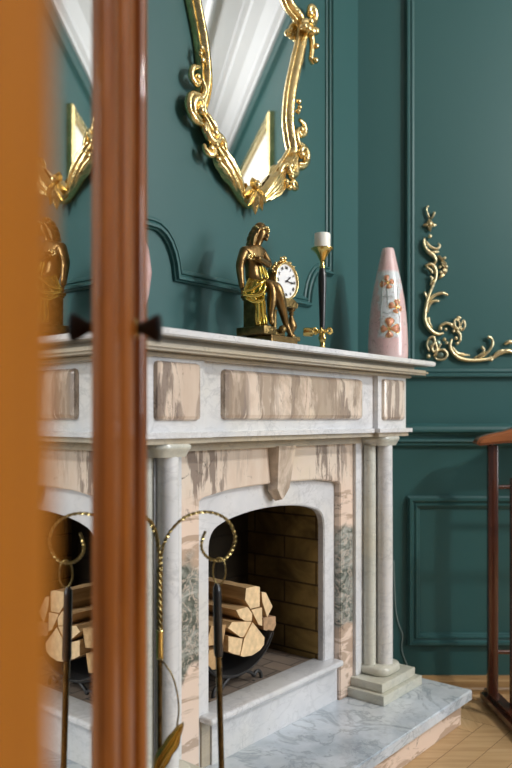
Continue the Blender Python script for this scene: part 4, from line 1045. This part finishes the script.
bm = BM(); lathe(bm, [(.013, .0235), (.013, .026), (.010, .0275), (.0055, .028)], (0, kt, kz), 24, 'X'); obj('knob_rosette', bm, M['brass'], fs_, MDOOR, smooth=True, autos=50)
bm = BM(); lathe(bm, [(.0072, .024), (.0072, .031), (.0088, .036), (.0135, .043), (.0172, .049), (.0182, .053), (.0170, .056), (.010, .0578), (.002, .058)], (0, kt, kz), 28, 'X'); obj('door_knob', bm, M['knob'], fs_, MDOOR, smooth=True, autos=50)['label'] = 'black turned door knob'

# ================================================================== VALET STAND
PY, PYF = 2.60, 2.47
vx = (492.5 - CXP) / F * PY
vs_ = thing('valet_stand', 'dark mahogany clothes valet stand with a shaped hanger near the green wall', 'valet stand', (vx + .17, 2.54, 0))
def vpart(name, bm, mat, **k): return obj(name, bm, M[mat], vs_, I4, **k)
VW = .36
for sx in (0, VW):
    x = vx + sx
    bm = BM(); box(bm, x - .018, x + .018, PY - .012, PY + .012, .03, 1 - (445 - HY) / F * PY, .005, 3); po = vpart('post', bm, 'dark_wood', smooth=True, autos=50)
    bm = BM(); box(bm, x + .018, x + .046, PYF - .012, PYF + .012, .03, 1 - (478 - HY) / F * PYF, .005, 3); vpart('front_post', bm, 'dark_wood', smooth=True, autos=50)
    # foot bar, running towards the room
    bm = BM(); c = Vector((x + .012, 2.45, .024)); obox(bm, c, (.064, .42, .048), Matrix.Rotation(radians(3), 3, 'Z'), .014); vpart('foot', bm, 'dark_wood', smooth=True, autos=50)
    bm = BM(); ball(bm, (x, PY - .002, 1 - (446 - HY) / F * PY), .006); obj('screw_cap', bm, M['white_plastic'], po, I4, smooth=True)
for yy_, r in ((487, .008), (652, .008)):
    z = 1 - (yy_ - HY) / F * PY; bm = BM(); tube(bm, [(vx + .015, PY, z), (vx + VW - .015, PY, z)], r, 12); vpart('crossbar', bm, 'dark_wood', smooth=True, autos=50)
bm = BM(); z = 1 - (492 - HY) / F * 2.5; tube(bm, [(vx + .045, PYF, z), (vx + VW + .02, PYF, z)], .009, 12); vpart('trouser_bar', bm, 'dark_wood', smooth=True, autos=50)
# hanger board: curved shoulders
hc = vx + VW / 2
up = [(-.245, .922), (-.235, .936), (-.20, .948), (-.15, .958), (-.11, .972), (-.07, .995), (-.035, 1.02), (0, 1.03)]
lo = [(-.245, .914), (-.235, .908), (-.20, .912), (-.15, .918), (-.10, .918), (-.05, .924), (0, .928)]
upf = up + [(-a, b) for a, b in up[:-1][::-1]]; lof = lo + [(-a, b) for a, b in lo[:-1][::-1]]
bm = BM(); prism(bm, [(hc + a, b) for a, b in upf] + [(hc + a, b) for a, b in lof[::-1]], PY - .045, PY + .018, 'Y')
bmesh.ops.recalc_face_normals(bm, faces=bm.faces)
bmesh.ops.bevel(bm, geom=[e for e in bm.edges if abs(e.verts[0].co.y - e.verts[1].co.y) < 1e-6], offset=.008, segments=3, affect='EDGES')
vpart('hanger', bm, 'hanger_wood', smooth=True, autos=40)

# ================================================================== THIN CABLE, FRAMED PICTURE (seen in the mirrors)
b = BM(); cab = [(393.5, 560), (394.5, 590), (396, 612), (399, 625), (402.5, 635), (401.5, 648), (405, 660), (408.5, 668), (411, 676)]
P = [(.004,) + RW(x, y) for x, y in cab]
tube(b, catmull(P, 6), .0016, 6); o = obj('cable', b, M['wire'], None, MR, smooth=True); tag(o, 'thin pale cable hanging down the green wall beside the right column', 'cable')
pf = thing('framed_picture', 'pale picture in a beaded gilt frame, reflected in the wall mirror', 'picture', (0, 2.6, 1.75), MR)
bm = BM(); x0, x1, z0, z1 = 1.95, 3.15, 1.55, 2.76
sweep_profile(bm, [(x0, z0), (x1, z0), (x1, z1), (x0, z1)], [(0, 0), (0, .03), (.015, .04), (.03, .034), (.036, .024), (.046, .022), (.05, .03), (.058, .028), (.062, .012)]); obj('frame', bm, M['gold'], pf, MR)
bm = BM(); zq = z0 + .05
for q in range(46):
    t = q / 45
    for P_ in ((x0 + .05 + (x1 - x0 - .1) * t, z0 + .05), (x0 + .05 + (x1 - x0 - .1) * t, z1 - .05), (x0 + .05, z0 + .05 + (z1 - z0 - .1) * t), (x1 - .05, z0 + .05 + (z1 - z0 - .1) * t)):
        bmesh.ops.create_uvsphere(bm, u_segments=6, v_segments=4, radius=.009, matrix=Matrix.Translation((.03, P_[0], P_[1])))
obj('beading', bm, M['gold_pale'], pf, MR, smooth=True)
bm = BM(); box(bm, .002, .012, x0 + .05, x1 - .05, z0 + .05, z1 - .05); obj('picture_sheet', bm, M['paper'], pf, MR)

for o_ in bpy.data.objects:
    lab = {'arched_panel': 'pale pink marble arch with dark and grey-green veining', 'frieze_tile': 'long brown-veined marble tile', 'hearth_slab': 'blue-grey veined marble slab', 'firebox_side': 'sooty yellow brick lining', 'glass_pane': 'reflecting glass pane', 'side_knob': 'brass knob pointing sideways', 'keystone': 'brownish shield-shaped keystone'}.get(o_.name.split('.')[0])
    if lab and o_.parent is not None: o_['label'] = lab
# ================================================================== CAMERA, LIGHT
cam_d = bpy.data.cameras.new('camera'); cam = bpy.data.objects.new('camera', cam_d); COL.objects.link(cam)
cam.location = (0, 0, H); cam.rotation_euler = (radians(90), 0, 0)
cam_d.sensor_fit = 'VERTICAL'; cam_d.sensor_height = 36; cam_d.lens = F / 768 * 36; cam_d.shift_y = (HY - 384) / 768; cam_d.clip_start = .01
cam_d.dof.use_dof = True; cam_d.dof.focus_distance = 2.0; cam_d.dof.aperture_fstop = 2.3
SC.camera = cam
def light(name, typ, loc, energy, col, size=.1, target=None, shape=None, sy=None):
    l = bpy.data.lights.new(name, typ); l.energy = energy; l.color = col
    if typ == 'AREA':
        l.size = size
        if shape: l.shape = shape
        if sy: l.size_y = sy
    else: l.shadow_soft_size = size
    o = bpy.data.objects.new(name, l); COL.objects.link(o); o.location = loc
    if target is not None: o.rotation_euler = (Vector(target) - Vector(loc)).to_track_quat('-Z', 'Y').to_euler()
    return o
light('chandelier_light', 'POINT', (2.45, 1.0, 2.62), 146, (1, .985, .955), .10)
light('ceiling_fill_light', 'AREA', (2.2, 1.1, 2.75), 6, (1, .99, .98), .7, (2.2, 1.1, 4), 'DISK')  # extra lamp added to brighten the ceiling and upper walls
light('fireplace_fill_light', 'AREA', (4.8, .2, 1.9), 26, (.93, .96, 1), 1.8, (-.3, 1.8, .7), 'RECTANGLE', 1.8).data.spread = radians(75)  # unseen fill added to brighten the fireplace front; no window stands here
w = bpy.data.worlds.new('world'); SC.world = w; w.use_nodes = True
w.node_tree.nodes['Background'].inputs[0].default_value = (.85, .92, 1, 1); w.node_tree.nodes['Background'].inputs[1].default_value = .16
vs = SC.view_settings; vs.view_transform = 'Standard'; vs.look = 'None'; vs.exposure = 0.0; vs.gamma = 1; vs.use_curve_mapping = False
SC.cycles.use_denoising = True
SC.cycles.max_bounces = 10; SC.cycles.glossy_bounces = 6
